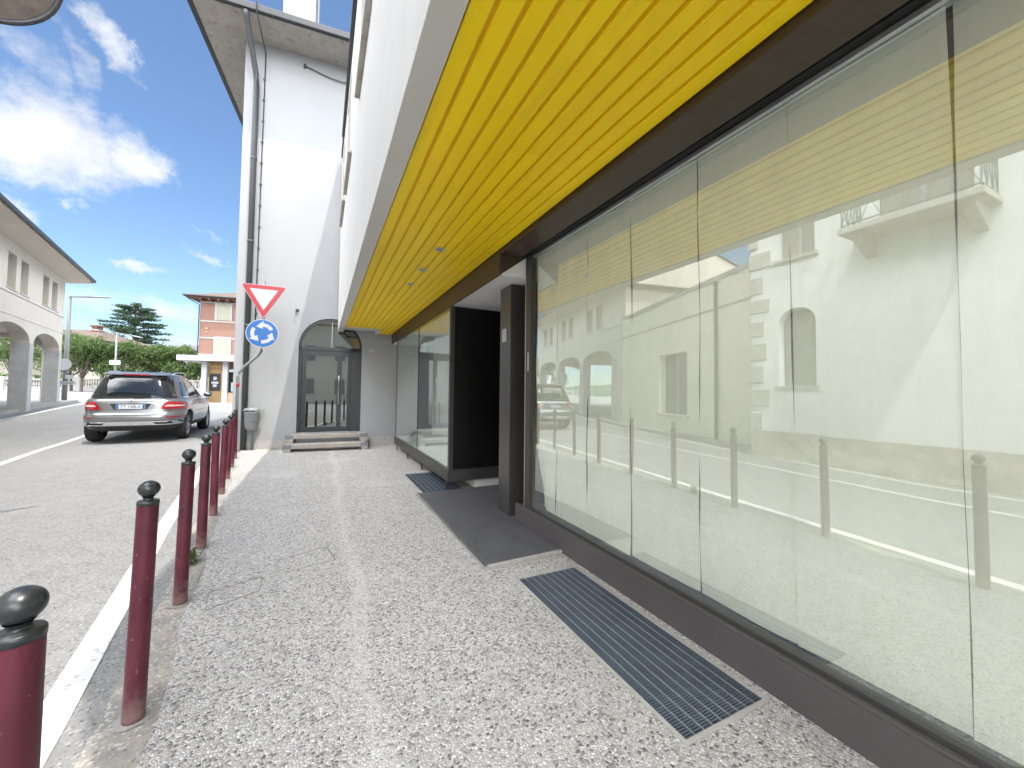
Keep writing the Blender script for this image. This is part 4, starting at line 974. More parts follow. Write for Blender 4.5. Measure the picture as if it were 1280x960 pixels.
# low building with a flat parapet, between the arcade and the quoin house
ang = math.atan2(14.3 - 6.4, -8.9 + 6.45)
LB = thing('low_building', 'low cream building with a plain wide wall between arcade and quoin house', 'building', (-6.45, 6.4, 0), ang)
L = 8.6
m = MB(); m.panel([(0, 0), (L, 0), (L, 5.15), (0, 5.15)], [[(3.35, 0.75), (5.2, 0.75), (5.2, 3.0), (3.35, 3.0)]], lambda u, v, w: Vector((u, w, v)), 0.35)
m.box(0, L, 0.352, 9, 0, 5.15); m.build('wall', 'house_cream', LB)
m = MB(); m.box(3.35, 5.2, 0.28, 0.351, 0.75, 3.0); w = m.build('window', 'window_glass', LB)
m = MB(); m.box(3.25, 5.3, -0.08, 0.25, 0.66, 0.745); m.build('sill', 'arcade_stone', w)
m = MB(); m.box(4.25, 4.31, 0.2, 0.279, 0.75, 3.0); m.build('mullion', 'shutter_grey', w)
m = MB(); m.box(0, L, -0.05, -0.001, 5.05, 5.18); m.box(0, L, -0.03, -0.001, 4.15, 4.2); m.build('cornice', 'arcade_stone', LB)
m = MB(); m.add([(0, 0.2, 5.19), (L, 0.2, 5.19), (L, 9, 6.6), (0, 9, 6.6)], [(0, 1, 2, 3)]); m.build('roof', 'clay_tiles', LB)
m = MB(); m.tube([(1.75, -0.07, 0.1), (1.75, -0.07, 5.0)], 0.05, 10); m.build('downpipe', 'pipe_grey', LB)

# quoin house: only seen mirrored in the shop window
QB = thing('quoin_house', 'white house with rough stone quoins, balcony and arched doorway, mirrored in the window', 'building', (-5.7, 6.2, 0), R(90))
# local x along +Y (0 = corner, negative towards camera), y inward
H2 = 8.3
dl = [(-1.43, 1.7)] + [(-1.43, 3.13)] + [(-1.04 - 0.39 * math.cos(math.pi * k / 14), 3.13 + 0.36 * math.sin(math.pi * k / 14)) for k in range(1, 14)] + [(-0.65, 3.13), (-0.65, 1.7)]
wq = [(-1.45, -0.65, 4.68, 6.5)]
m = MB(); m.panel([(-16, 0), (0, 0), (0, H2), (-16, H2)], [list(reversed(dl)), [(-1.43, 4.68), (-0.66, 4.68), (-0.66, 6.5), (-1.43, 6.5)], [(-3.8, 4.72), (-2.5, 4.72), (-2.5, 7.0), (-3.8, 7.0)]], lambda u, v, w: Vector((u, w, v)), 0.3)
m.box(-16, 0, 0.302, 10, 0, H2); m.build('wall', 'quoin_white', QB)
m = MB(); m.box(-1.45, -0.63, 0.22, 0.3, 1.7, 3.5); a = m.build('arched_window', 'shutter_grey', QB)
m = MB(); m.lathe([(0.07, 0), (0.085, 0), (0.085, 0.004), (0.07, 0.004)], n=20, M=Matrix.Translation((-1.2, 0.21, 2.5)) @ Matrix.Rotation(R(90), 4, 'X'))
for z in (2.47, 2.53): m.box(-1.24, -1.16, 0.205, 0.21, z, z + 0.02)
m.build('round_mark', 'sign_white', a)
m = MB(); m.box(-1.5, -0.58, -0.05, 0.2, 1.62, 1.698); m.build('sill', 'quoin_stone', a)
m = MB(); m.box(-1.43, -0.66, 0.2, 0.3, 4.68, 6.5); a = m.build('window', 'shutter_grey', QB)
m = MB(); m.box(-1.5, -0.55, -0.08, 0.18, 4.6, 4.678); m.build('sill', 'quoin_stone', a)
m = MB(); m.box(-1.1, -1.03, 0.15, 0.199, 4.68, 6.5); m.build('mullion', 'white_paint', a)
m = MB(); m.box(-3.8, -2.5, 0.2, 0.3, 4.72, 7.0); a = m.build('balcony_door', 'shutter_grey', QB)
m = MB(); m.box(-3.2, -3.1, 0.14, 0.199, 4.72, 7.0); m.build('mullion', 'white_paint', a)
m = MB(); m.box(-4.1, -2.2, -0.8, -0.001, 4.58, 4.7); bl = m.build('balcony', 'quoin_stone', QB, bevel=0.02)
for xx in (-3.95, -2.5):
    m = MB(); m.prism([(xx, -0.002, 4.578), (xx, -0.6, 4.578), (xx, -0.55, 4.48), (xx, -0.002, 4.2)], (0.16, 0, 0)); m.build('bracket', 'quoin_stone', bl)
m = MB()
rails = [((-4.05, -0.02), (-4.05, -0.74)), ((-4.05, -0.74), (-2.25, -0.74)), ((-2.25, -0.74), (-2.25, -0.02))]
for (a0, b0_) in rails:
    for z in (4.76, 5.5, 5.62): m.bar((*a0, z), (*b0_, z), 0.022, 0.022)
    n = max(3, int((Vector(a0) - Vector(b0_)).length / 0.3))
    for k in range(n + 1):
        p = Vector(a0).lerp(Vector(b0_), k / n); q = Vector(a0).lerp(Vector(b0_), min(1, (k + 1) / n))
        m.bar((p.x, p.y, 4.7), (p.x, p.y, 5.62), 0.014, 0.014)
        if k < n: m.bar((p.x, p.y, 4.76), (q.x, q.y, 5.5), 0.012, 0.012); m.bar((q.x, q.y, 4.76), (p.x, p.y, 5.5), 0.012, 0.012)
m.build('railing', 'galv', bl)
m = MB()
for k in range(13):
    z = 0.65 + k * 0.56 + rng.uniform(-0.05, 0.05); w_ = (0.42 if k % 2 else 0.25) + rng.uniform(-0.07, 0.07); h_ = rng.uniform(0.3, 0.44)
    m.box(-w_, 0.035, -rng.uniform(0.03, 0.06), -0.001, z, z + h_); m.box(0.001, 0.035, 0, w_, z, z + h_)
m.build('quoins', 'quoin_stone', QB, bevel=0.05, seg=3)
m = MB(); m.grid(lambda u, v: Vector((-16 + 16 * u, -0.03 - 0.05 * (1 - v) - 0.03 * mnoise.noise(Vector((u * 40, v * 3, 0))) - 0.002, 0.62 * v + (0.06 * mnoise.noise(Vector((u * 30, 5, 0))) if v == 1 else 0))), 200, 6); m.build('plinth', 'rough_plinth', QB)
m = MB(); m.box(-16.4, 0.5, -0.5, 10.4, H2 + 0.002, H2 + 0.16); r_ = m.build('roof', 'arcade_eave', QB)
m = MB(); m.add([(-16.4, -0.5, H2 + 0.17), (0.5, -0.5, H2 + 0.17), (0.5, 5, H2 + 1.8), (-16.4, 5, H2 + 1.8), (0.5, 10.4, H2 + 0.17), (-16.4, 10.4, H2 + 0.17)], [(0, 1, 2, 3), (3, 2, 4, 5)]); m.build('roof_tiles', 'clay_tiles', r_)

BH = thing('cream_house', 'cream house down the street behind, seen mirrored in the arched door glass', 'building', (-9, -26, 0), R(4))
m = MB(); m.box(-6, 7, -9, 0, 0, 8.5); m.build('wall', 'house_cream', BH)
m = MB(); m.add([(-6.8, -9.8, 8.5), (7.8, -9.8, 8.5), (7.8, 0.8, 8.5), (-6.8, 0.8, 8.5), (-2, -4.5, 10.8), (3, -4.5, 10.8)], [(0, 1, 5, 4), (1, 2, 5), (2, 3, 4, 5), (3, 0, 4), (3, 2, 1, 0)]); m.build('roof', 'clay_tiles', BH)
for z in (1.0, 4.6):
    for xx in (-4.5, -1.5, 1.5, 4.5):
        m = MB(); m.box(xx, xx + 1.0, 0.001, 0.05, z, z + 1.7); m.build('window', 'shutter_grey', BH)
# ------------------------------------------------------------------ orange house
OH = thing('orange_house', 'orange three storey house with tiled roof and a shop under a white canopy', 'building', (-10.2, 44.7, 0.15), R(-9))
m = MB(); m.box(0, 11, 0, 9, 4.2, 9.5); m.box(0.9, 11, 0.4, 9, 0, 4.198); m.build('wall', 'orange_plaster', OH)
m = MB()
for z in (9.2, 7.45, 5.9, 4.35): m.box(-0.02, 11, -0.05, -0.001, z, z + 0.13)
m.build('band', 'orange_trim', OH)
for z, mt in ((7.62, 0), (4.5, 1)):
  for xx in (1.35, 5.2, 8.4):
    m = MB(); m.box(xx, xx + 0.98, -0.03, -0.001, z + (0.0 if z < 5 else 0.05), z + 1.45); w = m.build('window', 'curtain_pale', OH)
    m = MB()
    for a, b, c_, d_ in ((xx - 0.2, xx - 0.001, z, z + 1.62), (xx + 0.981, xx + 1.18, z, z + 1.62), (xx, xx + 0.98, z + 1.451, z + 1.62)): m.box(a, b, -0.06, -0.001, c_, d_)
    m.build('frame', 'orange_trim', w)
    m = MB(); m.box(xx + 0.46, xx + 0.52, -0.045, -0.031, z + 0.06, z + 1.44); m.build('mullion', 'orange_trim', w)
m = MB(); m.lathe([(0, 0), (0.16, 0), (0.13, 0.05), (0, 0.05)], n=12, M=Matrix.Translation((0.55, -0.001, 6.8)) @ Matrix.Rotation(R(90), 4, 'X')); m.box(0.45, 0.65, -0.03, -0.001, 6.45, 6.62); m.build('wall_plaque', 'orange_ochre', OH)
m = MB(); m.box(-0.75, 11.8, -0.95, 9.8, 9.502, 9.6)
r_ = m.build('roof', 'eave_wood', OH)
m = MB(); e = (-0.9, -1.05, 11.9, 9.9); m.add([(e[0], e[1], 9.68), (e[2], e[1], 9.68), (e[2], e[3], 9.68), (e[0], e[3], 9.68), (4.2, 4.4, 11.6), (6.8, 4.4, 11.6)], [(0, 1, 5, 4), (1, 2, 5), (2, 3, 4, 5), (3, 0, 4)]); m.build('roof_tiles', 'clay_tiles', r_)
m = MB(); m.tube([(-0.92, -1.08, 9.63), (11.9, -1.08, 9.63)], 0.07, 8); m.tube([(-0.92, -1.08, 9.63), (-0.92, 9.9, 9.63)], 0.07, 8); m.tube([(-0.85, -1.0, 9.6), (-0.6, -0.7, 9.35), (-0.05, -0.08, 9.0), (-0.06, -0.08, 4.6)], 0.045, 8); m.build('gutter', 'gutter_dark', r_)
m = MB()
for k in range(16): m.box(0.2 + k * 0.7, 0.36 + k * 0.7, -0.9, -0.001, 9.33, 9.5)
m.build('rafters', 'eave_wood', r_)
m = MB(); m.box(-1.1, 11.5, -1.3, -0.061, 3.78, 4.24); m.box(-1.1, 0, -0.06, 5, 3.78, 4.24); m.build('canopy', 'white_paint', OH, bevel=0.02)
m = MB()
for xx in (0.35, 2.0, 5.4, 8.5): m.box(xx, xx + 0.4, -0.2, 0.2, 0, 3.778)
m.build('pier', 'white_paint', OH)
m = MB(); m.box(0.76, 1.99, 0.3, 0.399, 0, 3.77); m.build('ochre_panel', 'orange_ochre', OH)
m = MB(); m.box(0.85, 1.7, 0.25, 0.299, 1.1, 2.7); ps = m.build('poster', 'ink', OH)
m = MB(); m.box(1.15, 1.4, 0.24, 0.249, 2.1, 2.4); m.box(1.0, 1.55, 0.24, 0.249, 1.75, 1.95); m.box(1.12, 1.42, 0.24, 0.249, 1.45, 1.7); m.build('poster_figure', 'sign_white', ps)
m = MB(); m.box(2.42, 5.38, 0.1, 0.15, 0.95, 2.85); sw_ = m.build('shop_window', 'window_glass', OH)
m = MB()
for k, (xx, w_, h_) in enumerate(((2.62, 0.26, 0.85), (3.0, 0.14, 0.5), (3.2, 0.12, 0.62), (3.42, 0.22, 0.7), (3.75, 0.16, 0.6), (4.05, 0.3, 0.66), (4.5, 0.2, 0.5))):
    m.box(xx, xx + w_, 0.085, 0.096, 1.05, 1.05 + h_)
m.mat(1)
for k in range(5): m.box(2.9 + k * 0.42, 3.02 + k * 0.42, 0.08, 0.084, 1.1, 1.45)
m.build('window_display', ['sign_white', 'purple_ink'], sw_)
m = MB(); m.box(2.41, 5.39, 0.0, 0.09, 2.86, 3.1); m.build('window_head', 'white_paint', sw_)
m = MB(); m.box(2.41, 8.4, -0.1, 0.3, 0.0, 0.94); m.build('shop_plinth', 'orange_under', OH)

# ------------------------------------------------------------------ far houses
FH = thing('far_house', 'pale far house with brown tiled roof and chimney, above the trees on the left', 'house', (-37.5, 83, 0.9), R(-22))
m = MB(); m.box(-6, 8, 0, 9, 0, 7.6); m.build('wall', 'far_wall', FH)
m = MB(); m.add([(-6.8, -0.8, 7.6), (8.8, -0.8, 7.6), (8.8, 9.8, 7.6), (-6.8, 9.8, 7.6), (-2.5, 4.5, 9.9), (3.5, 4.5, 9.9)], [(0, 1, 5, 4), (1, 2, 5), (2, 3, 4, 5), (3, 0, 4)]); r_ = m.build('roof', 'clay_tiles', FH)
m = MB(); m.box(3.6, 4.4, 3.2, 4.2, 9.2, 10.2); m.box(3.45, 4.55, 3.05, 4.35, 10.2, 10.45); m.build('chimney', 'eave_wood', r_)
m = MB(); m.tube([(-1.8, 4.5, 9.8), (-1.8, 4.5, 13.2)], 0.03, 5); m.tube([(-2.2, 4.5, 12.9), (-1.4, 4.5, 12.9)], 0.02, 5); m.build('aerial', 'galv', r_)
for xx in (-4.5, -1.5, 1.5, 4.5):
    m = MB(); m.box(xx, xx + 1.1, -0.04, -0.001, 4.6, 6.2); m.build('window', 'shutter_grey', FH)
FG = thing('gabled_house', 'far cream house with grey roof and white gable, left of the orange house', 'house', (-23.0, 82, 0.9), R(-14))
m = MB(); m.box(-4, 8, 0, 9, 0, 5.8); m.build('wall', 'far_wall', FG)
m = MB(); m.add([(-5, -0.9, 5.7), (9, -0.9, 5.7), (9, 9.9, 5.7), (-5, 9.9, 5.7), (-1, 4.5, 8.6), (3, 4.5, 8.2)], [(0, 1, 5, 4), (1, 2, 5), (2, 3, 4, 5), (3, 0, 4)]); r_ = m.build('roof', 'grey_tiles', FG)
m = MB(); m.prism([(1.0, -1.3, 5.7), (5.6, -1.3, 5.7), (3.3, -1.3, 7.4)], (0, 0.2, 0)); m.build('gable', 'white_paint', r_)
m = MB(); m.prism([(0.6, -1.35, 5.6), (0.6, -1.35, 5.85), (3.3, -1.35, 7.75), (6.0, -1.35, 5.85), (6.0, -1.35, 5.6), (3.3, -1.35, 7.45)], (0, 4.2, 0)); m.build('gable_roof', 'grey_tiles', r_)
for xx in (-2.5, 0.2, 4.8):
    m = MB(); m.box(xx, xx + 1.2, -0.04, -0.001, 3.0, 4.6); m.build('window', 'shutter_grey', FG)

# ------------------------------------------------------------------ balustrade, hedge, trees
BS = thing('balustrade', 'pale stone balustrade with pillars running along the far side of the square', 'balustrade', (-30, 69, 1.0), math.atan2(-9, 21))
m = MB(); m.box(-30, 20, -0.15, 0.15, 0, 0.5); m.build('base', 'balustrade_stone', BS)
m = MB(); m.box(-30, 20, -0.14, 0.14, 1.35, 1.5); m.build('rail', 'balustrade_stone', BS)
m = MB()
for k in range(-100, 66): m.lathe([(0.07, 0.5), (0.05, 0.6), (0.11, 0.85), (0.06, 1.1), (0.07, 1.35)], (k * 0.3, 0, 0), 6)
m.build('balusters', 'balustrade_stone', BS)
for k in range(-9, 7):
    m = MB(); m.box(k * 3.0 - 0.3, k * 3.0 + 0.3, -0.3, 0.3, 0, 1.75); m.build('pillar', 'balustrade_stone', BS)

def leaves(mb_, c_, r, n, size, flat=1.0, lum=None):
    for _ in range(n):
        while True:
            p = Vector((rng.uniform(-1, 1), rng.uniform(-1, 1), rng.uniform(-1, 1)))
            if 0.25 < p.length < 1: break
        p = p * (0.55 + 0.45 * rng.random())
        q = Vector(c_) + Vector((p.x * r, p.y * r, p.z * r * flat))
        a = Vector((rng.gauss(0, 1), rng.gauss(0, 1), rng.gauss(0, 0.7))).normalized(); b = a.orthogonal().normalized()
        b.rotate(Matrix.Rotation(rng.uniform(0, 6.28), 3, a)); s_ = size * rng.uniform(0.6, 1.3)
        t = a.cross(b)
        mb_.add([q - b * s_, q + t * s_ * 0.5, q + b * s_, q - t * s_ * 0.5], [(0, 1, 2, 3)])
def tree(loc, h, rad, label, trunk_h, seed, n=5200, size=0.14):
    global rng
    rng = random.Random(seed)
    T = thing('tree', label, 'tree', loc, 0, 'leafy trees along the square')
    m = MB(); lean = Vector((rng.uniform(-0.2, 0.2), rng.uniform(-0.2, 0.2), 0))
    m.tube([(0, 0, -0.1), lean * 0.4 + Vector((0, 0, trunk_h * 0.5)), lean + Vector((0, 0, trunk_h)), lean * 1.3 + Vector((0, 0, h * 0.75))], [0.16, 0.12, 0.1, 0.03], 8)
    lumps = []
    for k in range(9):
        a = k * 2.4 + rng.uniform(-0.4, 0.4); rr = rad * rng.uniform(0.35, 0.8); z = trunk_h + (h - trunk_h) * rng.uniform(0.2, 0.85)
        c_ = Vector((rr * math.cos(a), rr * math.sin(a), z)); lumps.append((c_, rad * rng.uniform(0.42, 0.6)))
        m.tube([lean + Vector((0, 0, trunk_h * rng.uniform(0.85, 1.1))), (lean + Vector((0, 0, trunk_h))).lerp(c_, 0.5) + Vector((0, 0, 0.2)), c_], [0.06, 0.04, 0.012], 6)
    lumps.append((Vector((0, 0, h - rad * 0.35)), rad * 0.45)); lumps.append((Vector((0, 0, (h + trunk_h) / 2)), rad * 0.55))
    m.build('trunk', 'bark', T, recalc=False)
    m = MB()
    for c_, r in lumps: leaves(m, c_, r, int(n / len(lumps)), size, 0.8)
    m.build('crown', 'leaf_green', T, recalc=False)
tree((-24.3, 60.9, 1.0), 6.6, 3.0, 'leafy green tree right beside the lamp post with the round sign', 1.5, 11)
tree((-21.6, 62.2, 1.0), 6.1, 2.7, 'leafy green tree just left of the double armed lamp post', 1.4, 12)
tree((-19.2, 64.5, 1.0), 6.0, 2.8, 'leafy green tree just right of the double armed lamp post', 1.3, 13)
tree((-26.6, 64.5, 1.0), 7.2, 3.2, 'taller leafy green tree standing behind the others at the left of the row', 1.6, 14)
tree((-17.0, 63.6, 1.0), 6.0, 2.7, 'leafy green tree second from the right end of the row', 1.2, 15)
tree((-14.6, 64.0, 1.0), 4.6, 2.4, 'low leafy green tree at the right end of the row by the orange house', 1.2, 16)
tree((-38.5, 78.5, 1.0), 9.0, 3.6, 'pale leafy tree seen through the arcade arches', 2.0, 17)
tree((-46, 82, 1.0), 8.5, 4.0, 'leafy tree seen through the wider arcade arch at the photo left edge', 2.0, 18)
# cedar
rng = random.Random(5)
CE = thing('cedar_tree', 'tall dark cedar with layered branches rising behind the green trees', 'tree', (-34.2, 104, 0.9))
m = MB(); m.tube([(0, 0, -0.1), (0.1, 0, 6), (0, 0.1, 12), (0.1, 0, 17.2)], [0.5, 0.42, 0.28, 0.06], 10)
lm = MB()
for lv in range(15):
    z = 6.0 + lv * 0.75; rr = 5.3 * (1 - 0.35 * abs(lv - 8) / 8) * rng.uniform(0.8, 1.1)
    if lv > 12: rr *= 0.75
    for k in range(5):
        a = lv * 1.1 + k * 1.257 + rng.uniform(-0.3, 0.3); L_ = rr * rng.uniform(0.7, 1.1)
        tip = Vector((L_ * math.cos(a), L_ * math.sin(a), z + rng.uniform(-0.2, 0.7)))
        m.tube([(0, 0, z - 0.4), tip * 0.5 + Vector((0, 0, z * 0.5)), tip], [0.12, 0.08, 0.02], 5)
        for t in (0.45, 0.7, 0.95):
            c_ = Vector((tip.x * t, tip.y * t, z + (tip.z - z) * t + 0.1)); leaves(lm, c_, 1.05 + 0.4 * rng.random(), 62, 0.2, 0.27)
m.build('trunk', 'bark', CE, recalc=False); lm.build('crown', 'leaf_cedar', CE, recalc=False)
rng = random.Random(9)
m = MB()
for k in range(40): leaves(m, (rng.uniform(-6, 6), rng.uniform(-0.6, 0.6), rng.uniform(0.5, 1.7)), 0.9, 130, 0.13, 0.8)
o = m.build('hedge', 'leaf_hedge', recalc=False); o.location = (-35.5, 73.5, 1.0); o.rotation_euler = (0, 0, math.atan2(-9, 21)); tag(o, 'bright green hedge behind the balustrade, seen through the arcade', 'hedge')

# low wooded hills that close the horizon
pm('hill_green', (0.07, 0.105, 0.07), 0.95, 0.35, 0.05, 0.0, 0.4)
m = MB(); vs = []; nh = 160
for k in range(nh + 1):
    a = math.pi * (0.2 + 1.15 * k / nh); r = 330 + 40 * mnoise.noise(Vector((k * 0.06, 0, 0))); h = 9 + 7 * mnoise.noise(Vector((k * 0.09, 7, 0))) + 2.5 * mnoise.noise(Vector((k * 0.6, 3, 0)))
    for rr, z in ((r, 0.5), (r + 12, h * 0.75), (r + 40, h), (r + 120, h * 0.5)): vs.append(Vector((rr * math.cos(a), rr * math.sin(a), z)))
m.add(vs, [(4 * k + i, 4 * k + i + 1, 4 * k + 5 + i, 4 * k + 4 + i) for k in range(nh) for i in range(3)], True)
struct(m.build('hills', 'hill_green', recalc=False))

# ------------------------------------------------------------------ lamp posts
LP = thing('street_lamp', 'grey lamp post with one long arm and road signs, at the arcade corner', 'street lamp', (-12.95, 30.75, 0.6))
m = MB(); m.tube([(0, 0, 0), (0, 0, 2.9), (0, 0, 5.9)], [0.115, 0.1, 0.08], 14); m.build('pole', 'galv', LP)
m = MB(); m.tube([(0, 0, 5.9), (0.03, -0.015, 5.96), (0.3, -0.13, 5.96), (1.5, -0.72, 5.95)], 0.045, 10); m.build('arm', 'galv', LP)
m = MB(); m.bar((1.25, -0.6, 5.96), (2.0, -0.96, 5.94), 0.24, 0.07); m.build('lamp_head', 'sign_back', LP, bevel=0.015)
MD = Matrix.Translation((-0.02, -0.14, 2.1)) @ Matrix.Rotation(R(-8), 4, 'Z') @ Matrix.Rotation(R(90), 4, 'X')
m = MB(); m.lathe([(0, 0), (0.33, 0), (0.33, 0.02), (0, 0.02)], n=28, M=MD, smooth=False); d_ = m.build('round_sign', 'sign_back', LP)
m = MB(); m.box(0.05, 0.42, -0.16, -0.14, 1.3, 1.52); m.build('small_sign', 'sign_white', LP)
m = MB(); m.box(-0.2, 0.5, -0.16, -0.14, 0.98, 1.16); sg = m.build('street_name_sign', 'sign_white', LP)
m = MB()
for k in range(8): m.box(-0.12 + k * 0.07, -0.08 + k * 0.07, -0.164, -0.161, 1.04, 1.1)
m.build('lettering', 'ink', sg)
L2 = thing('street_lamp', 'distant double armed lamp post rising behind the parked car', 'street lamp', (-20.7, 58.5, 1.0))
m = MB(); m.tube([(0, 0, 0), (0, 0, 6.6)], [0.12, 0.08], 12); m.build('pole', 'galv', L2)
m = MB(); m.tube([(-1.9, 0.6, 6.85), (0, 0, 6.6)], 0.05, 8); m.tube([(0, 0, 6.6), (2.2, -1.0, 6.15)], 0.05, 8); m.build('arm', 'galv', L2)
for a, b in (((-2.4, 0.75, 6.92), (-1.6, 0.5, 6.8)), ((1.7, -0.8, 6.26), (2.5, -1.15, 6.08))):
    m = MB(); m.bar(a, b, 0.26, 0.09); m.build('lamp_head', 'sign_back', L2)
m = MB(); m.box(-0.45, 0.45, -0.16, -0.13, 3.0, 3.5); m.build('sign_board', 'sign_white', L2)
WP = thing('flag_pole', 'plain white pole seen through the arcade arch nearest the corner', 'pole', (-25.2, 56.7, 1.0))
m = MB(); m.lathe([(0.13, 0), (0.13, 0.25), (0.07, 0.3), (0.05, 4.2), (0.0, 4.25)], n=12); m.build('pole', 'white_paint', WP)
NB = thing('notice_board', 'white notice panel on a post, seen through the arcade arch', 'sign', (-24.0, 46.5, 0.75))
m = MB(); m.tube([(0, 0, 0), (0, 0, 3.4)], 0.05, 8); m.build('post', 'galv', NB)
m = MB(); m.box(-0.5, 0.5, -0.09, -0.05, 2.0, 2.7); m.box(-0.5, 0.5, -0.09, -0.05, 2.75, 3.35); pb = m.build('panel', 'sign_white', NB)
m = MB(); m.box(-0.1, 0.15, -0.096, -0.0905, 3.0, 3.2); m.build('mark', 'sign_blue', pb)

# lamp hung on a wire across the street: its rim shows in the top left corner
HL = thing('hanging_lamp', 'brown round lamp disc with dark rim, cut off by the top left corner', 'street lamp', (-2.51, 4.36, 4.79))
Mh = Vector((0.45, -0.78, -0.42)).to_track_quat('Z', 'Y').to_matrix().to_4x4()
m = MB(); m.lathe([(0.0, 0.03), (0.25, 0.02), (0.46, 0.0)], n=48, M=Mh); m.build('lamp_face', 'lamp_brown', HL)
m = MB(); m.lathe([(0.46, -0.004), (0.47, 0.012), (0.49, 0.012), (0.5, 0.0), (0.49, -0.03), (0.25, -0.05), (0.0, -0.055)], n=48, M=Mh); m.build('shade', 'gutter_dark', HL)
m = MB(); m.tube([(0, 0, 0.3), (0, 0.05, 1.3)], 0.012, 6); m.tube([(-3.27, 0.05, 1.6), (0, 0.05, 1.3), (2.83, 0.05, 1.6)], 0.006, 5); m.build('wire', 'gutter_dark', HL)

# ------------------------------------------------------------------ light and sky
SUNV = Vector((0.182, -0.43, 1.0)).normalized()
sun = bpy.data.lights.new('sun', 'SUN'); sun.energy = 2.4; sun.angle = R(0.55); sun.color = (1.0, 0.955, 0.88)
so = bpy.data.objects.new('sun', sun); COL.objects.link(so); so.rotation_euler = SUNV.to_track_quat('Z', 'Y').to_euler(); so.location = (0, 0, 30)
w = bpy.data.worlds.new('World'); SC.world = w; w.use_nodes = True
nt = NT(w.node_tree); nt.n.clear()
out = nt.add('ShaderNodeOutputWorld'); bg = nt.add('ShaderNodeBackground'); bg.inputs[1].default_value = 0.115
sky = nt.add('ShaderNodeTexSky'); sky.sky_type = 'NISHITA'; sky.sun_disc = False
sky.sun_elevation = math.asin(SUNV.z); sky.sun_rotation = math.atan2(SUNV.x, SUNV.y)
sky.air_density = 1.0; sky.dust_density = 0.6; sky.ozone_density = 1.6; sky.altitude = 100
D = nt.add('ShaderNodeTexCoord').outputs['Generated']
wv = nt.scalev(nt.vmath('SUBTRACT', nt.noise(D, 6, 8, 0.68, out=1), (0.5, 0.5, 0.5)), (0.2, 0.2, 0.13))
Dw = nt.vmath('ADD', D, wv)
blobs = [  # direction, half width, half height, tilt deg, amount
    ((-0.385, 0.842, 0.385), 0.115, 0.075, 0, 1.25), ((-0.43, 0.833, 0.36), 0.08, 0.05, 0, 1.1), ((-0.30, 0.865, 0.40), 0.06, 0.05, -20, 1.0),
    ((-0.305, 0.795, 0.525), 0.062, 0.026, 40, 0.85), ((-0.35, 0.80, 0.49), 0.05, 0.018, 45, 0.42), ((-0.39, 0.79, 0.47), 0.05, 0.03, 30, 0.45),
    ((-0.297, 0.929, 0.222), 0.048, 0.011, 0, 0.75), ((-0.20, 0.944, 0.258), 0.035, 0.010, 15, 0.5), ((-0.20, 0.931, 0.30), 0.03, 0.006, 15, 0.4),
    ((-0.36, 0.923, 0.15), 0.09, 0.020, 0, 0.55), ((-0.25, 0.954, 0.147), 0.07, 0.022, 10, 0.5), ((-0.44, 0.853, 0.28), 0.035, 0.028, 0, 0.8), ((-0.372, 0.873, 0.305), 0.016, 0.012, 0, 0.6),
    ((-0.8, 0.3, 0.5), 0.25, 0.12, 0, 1.2), ((-0.45, -0.1, 0.9), 0.5, 0.42, 0, 1.6), ((-0.1, -0.93, 0.34), 0.7, 0.42, 0, 1.6), ((0.75, -0.15, 0.65), 0.5, 0.35, 0, 1.6), ((-0.85, -0.25, 0.55), 0.5, 0.42, 0, 1.6), ((-0.8, 0.2, 0.62), 0.32, 0.3, 0, 1.6), ((0.8, 0.5, 0.3), 0.25, 0.08, 0, 0.8)]  # out-of-view clouds; the large ones are added to fill the shade
tot = None
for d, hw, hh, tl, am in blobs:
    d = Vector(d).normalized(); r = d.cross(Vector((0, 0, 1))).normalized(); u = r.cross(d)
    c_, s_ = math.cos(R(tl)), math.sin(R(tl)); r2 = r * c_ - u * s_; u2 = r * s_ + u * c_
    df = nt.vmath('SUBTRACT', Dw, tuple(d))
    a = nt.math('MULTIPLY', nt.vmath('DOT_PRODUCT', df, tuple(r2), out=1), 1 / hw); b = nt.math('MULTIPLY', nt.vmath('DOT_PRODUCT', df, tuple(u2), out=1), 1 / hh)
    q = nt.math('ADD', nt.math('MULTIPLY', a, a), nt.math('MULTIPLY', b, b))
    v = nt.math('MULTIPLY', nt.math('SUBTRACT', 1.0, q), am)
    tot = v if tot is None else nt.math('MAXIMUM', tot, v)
fb = nt.noise(nt.scalev(D, (1, 1, 1.6)), 16, 8, 0.62)
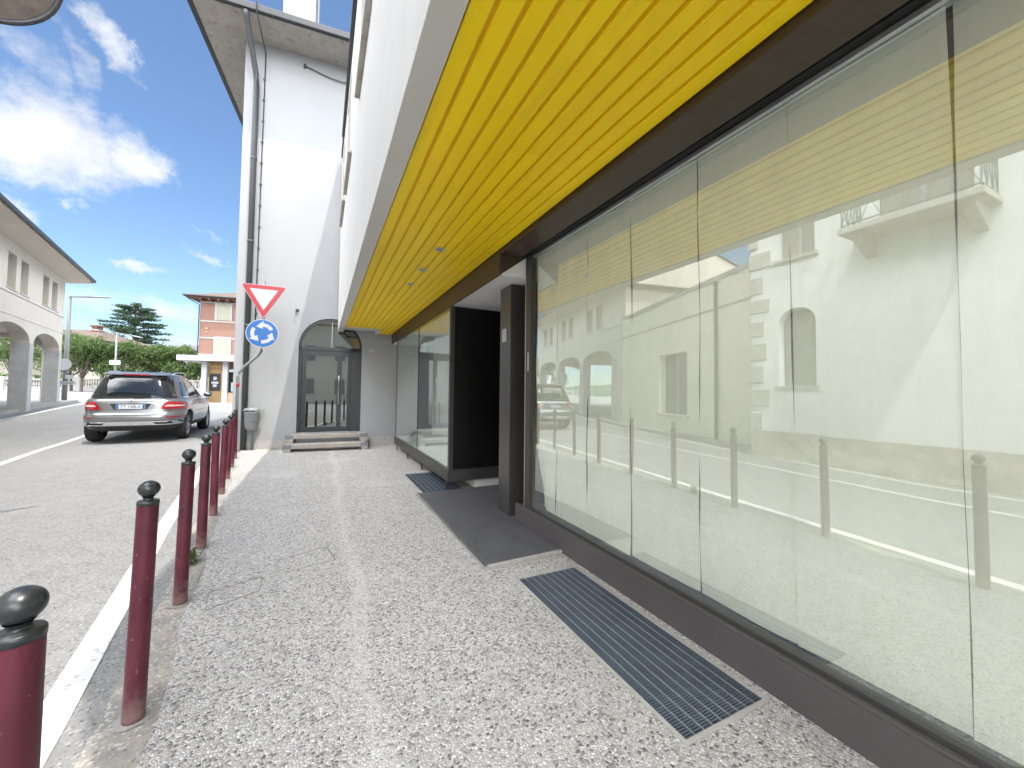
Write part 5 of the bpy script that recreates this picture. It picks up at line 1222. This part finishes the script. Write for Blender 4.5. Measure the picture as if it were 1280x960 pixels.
dens = nt.math('ADD', tot, nt.math('MULTIPLY', nt.math('SUBTRACT', fb, 0.5), 1.7))
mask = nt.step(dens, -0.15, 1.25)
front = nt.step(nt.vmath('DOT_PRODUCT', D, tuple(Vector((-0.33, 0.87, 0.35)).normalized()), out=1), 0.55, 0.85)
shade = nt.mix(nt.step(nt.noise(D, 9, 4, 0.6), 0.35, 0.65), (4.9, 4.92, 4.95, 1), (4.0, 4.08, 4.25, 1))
shade = nt.mix(nt.math('SUBTRACT', 1.0, front), shade, (47, 48, 50, 1))  # clouds away from the view are far brighter, added fill light
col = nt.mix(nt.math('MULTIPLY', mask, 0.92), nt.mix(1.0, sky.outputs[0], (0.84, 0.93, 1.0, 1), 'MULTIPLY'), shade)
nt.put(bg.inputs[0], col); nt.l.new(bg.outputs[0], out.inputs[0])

# ------------------------------------------------------------------ camera and render settings
cam = bpy.data.cameras.new('camera'); co = bpy.data.objects.new('camera', cam); COL.objects.link(co)
ps, pt, rl = R(25.898), R(2.324), R(0.557)
f0 = Vector((math.sin(ps) * math.cos(pt), math.cos(ps) * math.cos(pt), math.sin(pt))); rt_ = Vector((math.cos(ps), -math.sin(ps), 0)); up = rt_.cross(f0)
r2 = rt_ * math.cos(rl) + up * math.sin(rl); u2 = up * math.cos(rl) - rt_ * math.sin(rl)
Mc = Matrix((r2, u2, -f0)).transposed().to_4x4(); Mc.translation = (0, 0, 1.4)
co.matrix_world = Mc
cam.sensor_fit = 'HORIZONTAL'; cam.sensor_width = 36; cam.lens = 490 / 1280 * 36; cam.shift_y = -(480 - 470.2) / 1280
cam.clip_start = 0.02; cam.clip_end = 3000
SC.camera = co
SC.render.resolution_x = 1024; SC.render.resolution_y = 768
SC.view_settings.view_transform = 'Standard'; SC.view_settings.look = 'None'; SC.view_settings.gamma = 1; SC.view_settings.use_curve_mapping = False
SC.view_settings.exposure = 1.06
SC.cycles.use_denoising = True
SC.cycles.max_bounces = 9; SC.cycles.diffuse_bounces = 4; SC.cycles.glossy_bounces = 5; SC.cycles.transparent_max_bounces = 12
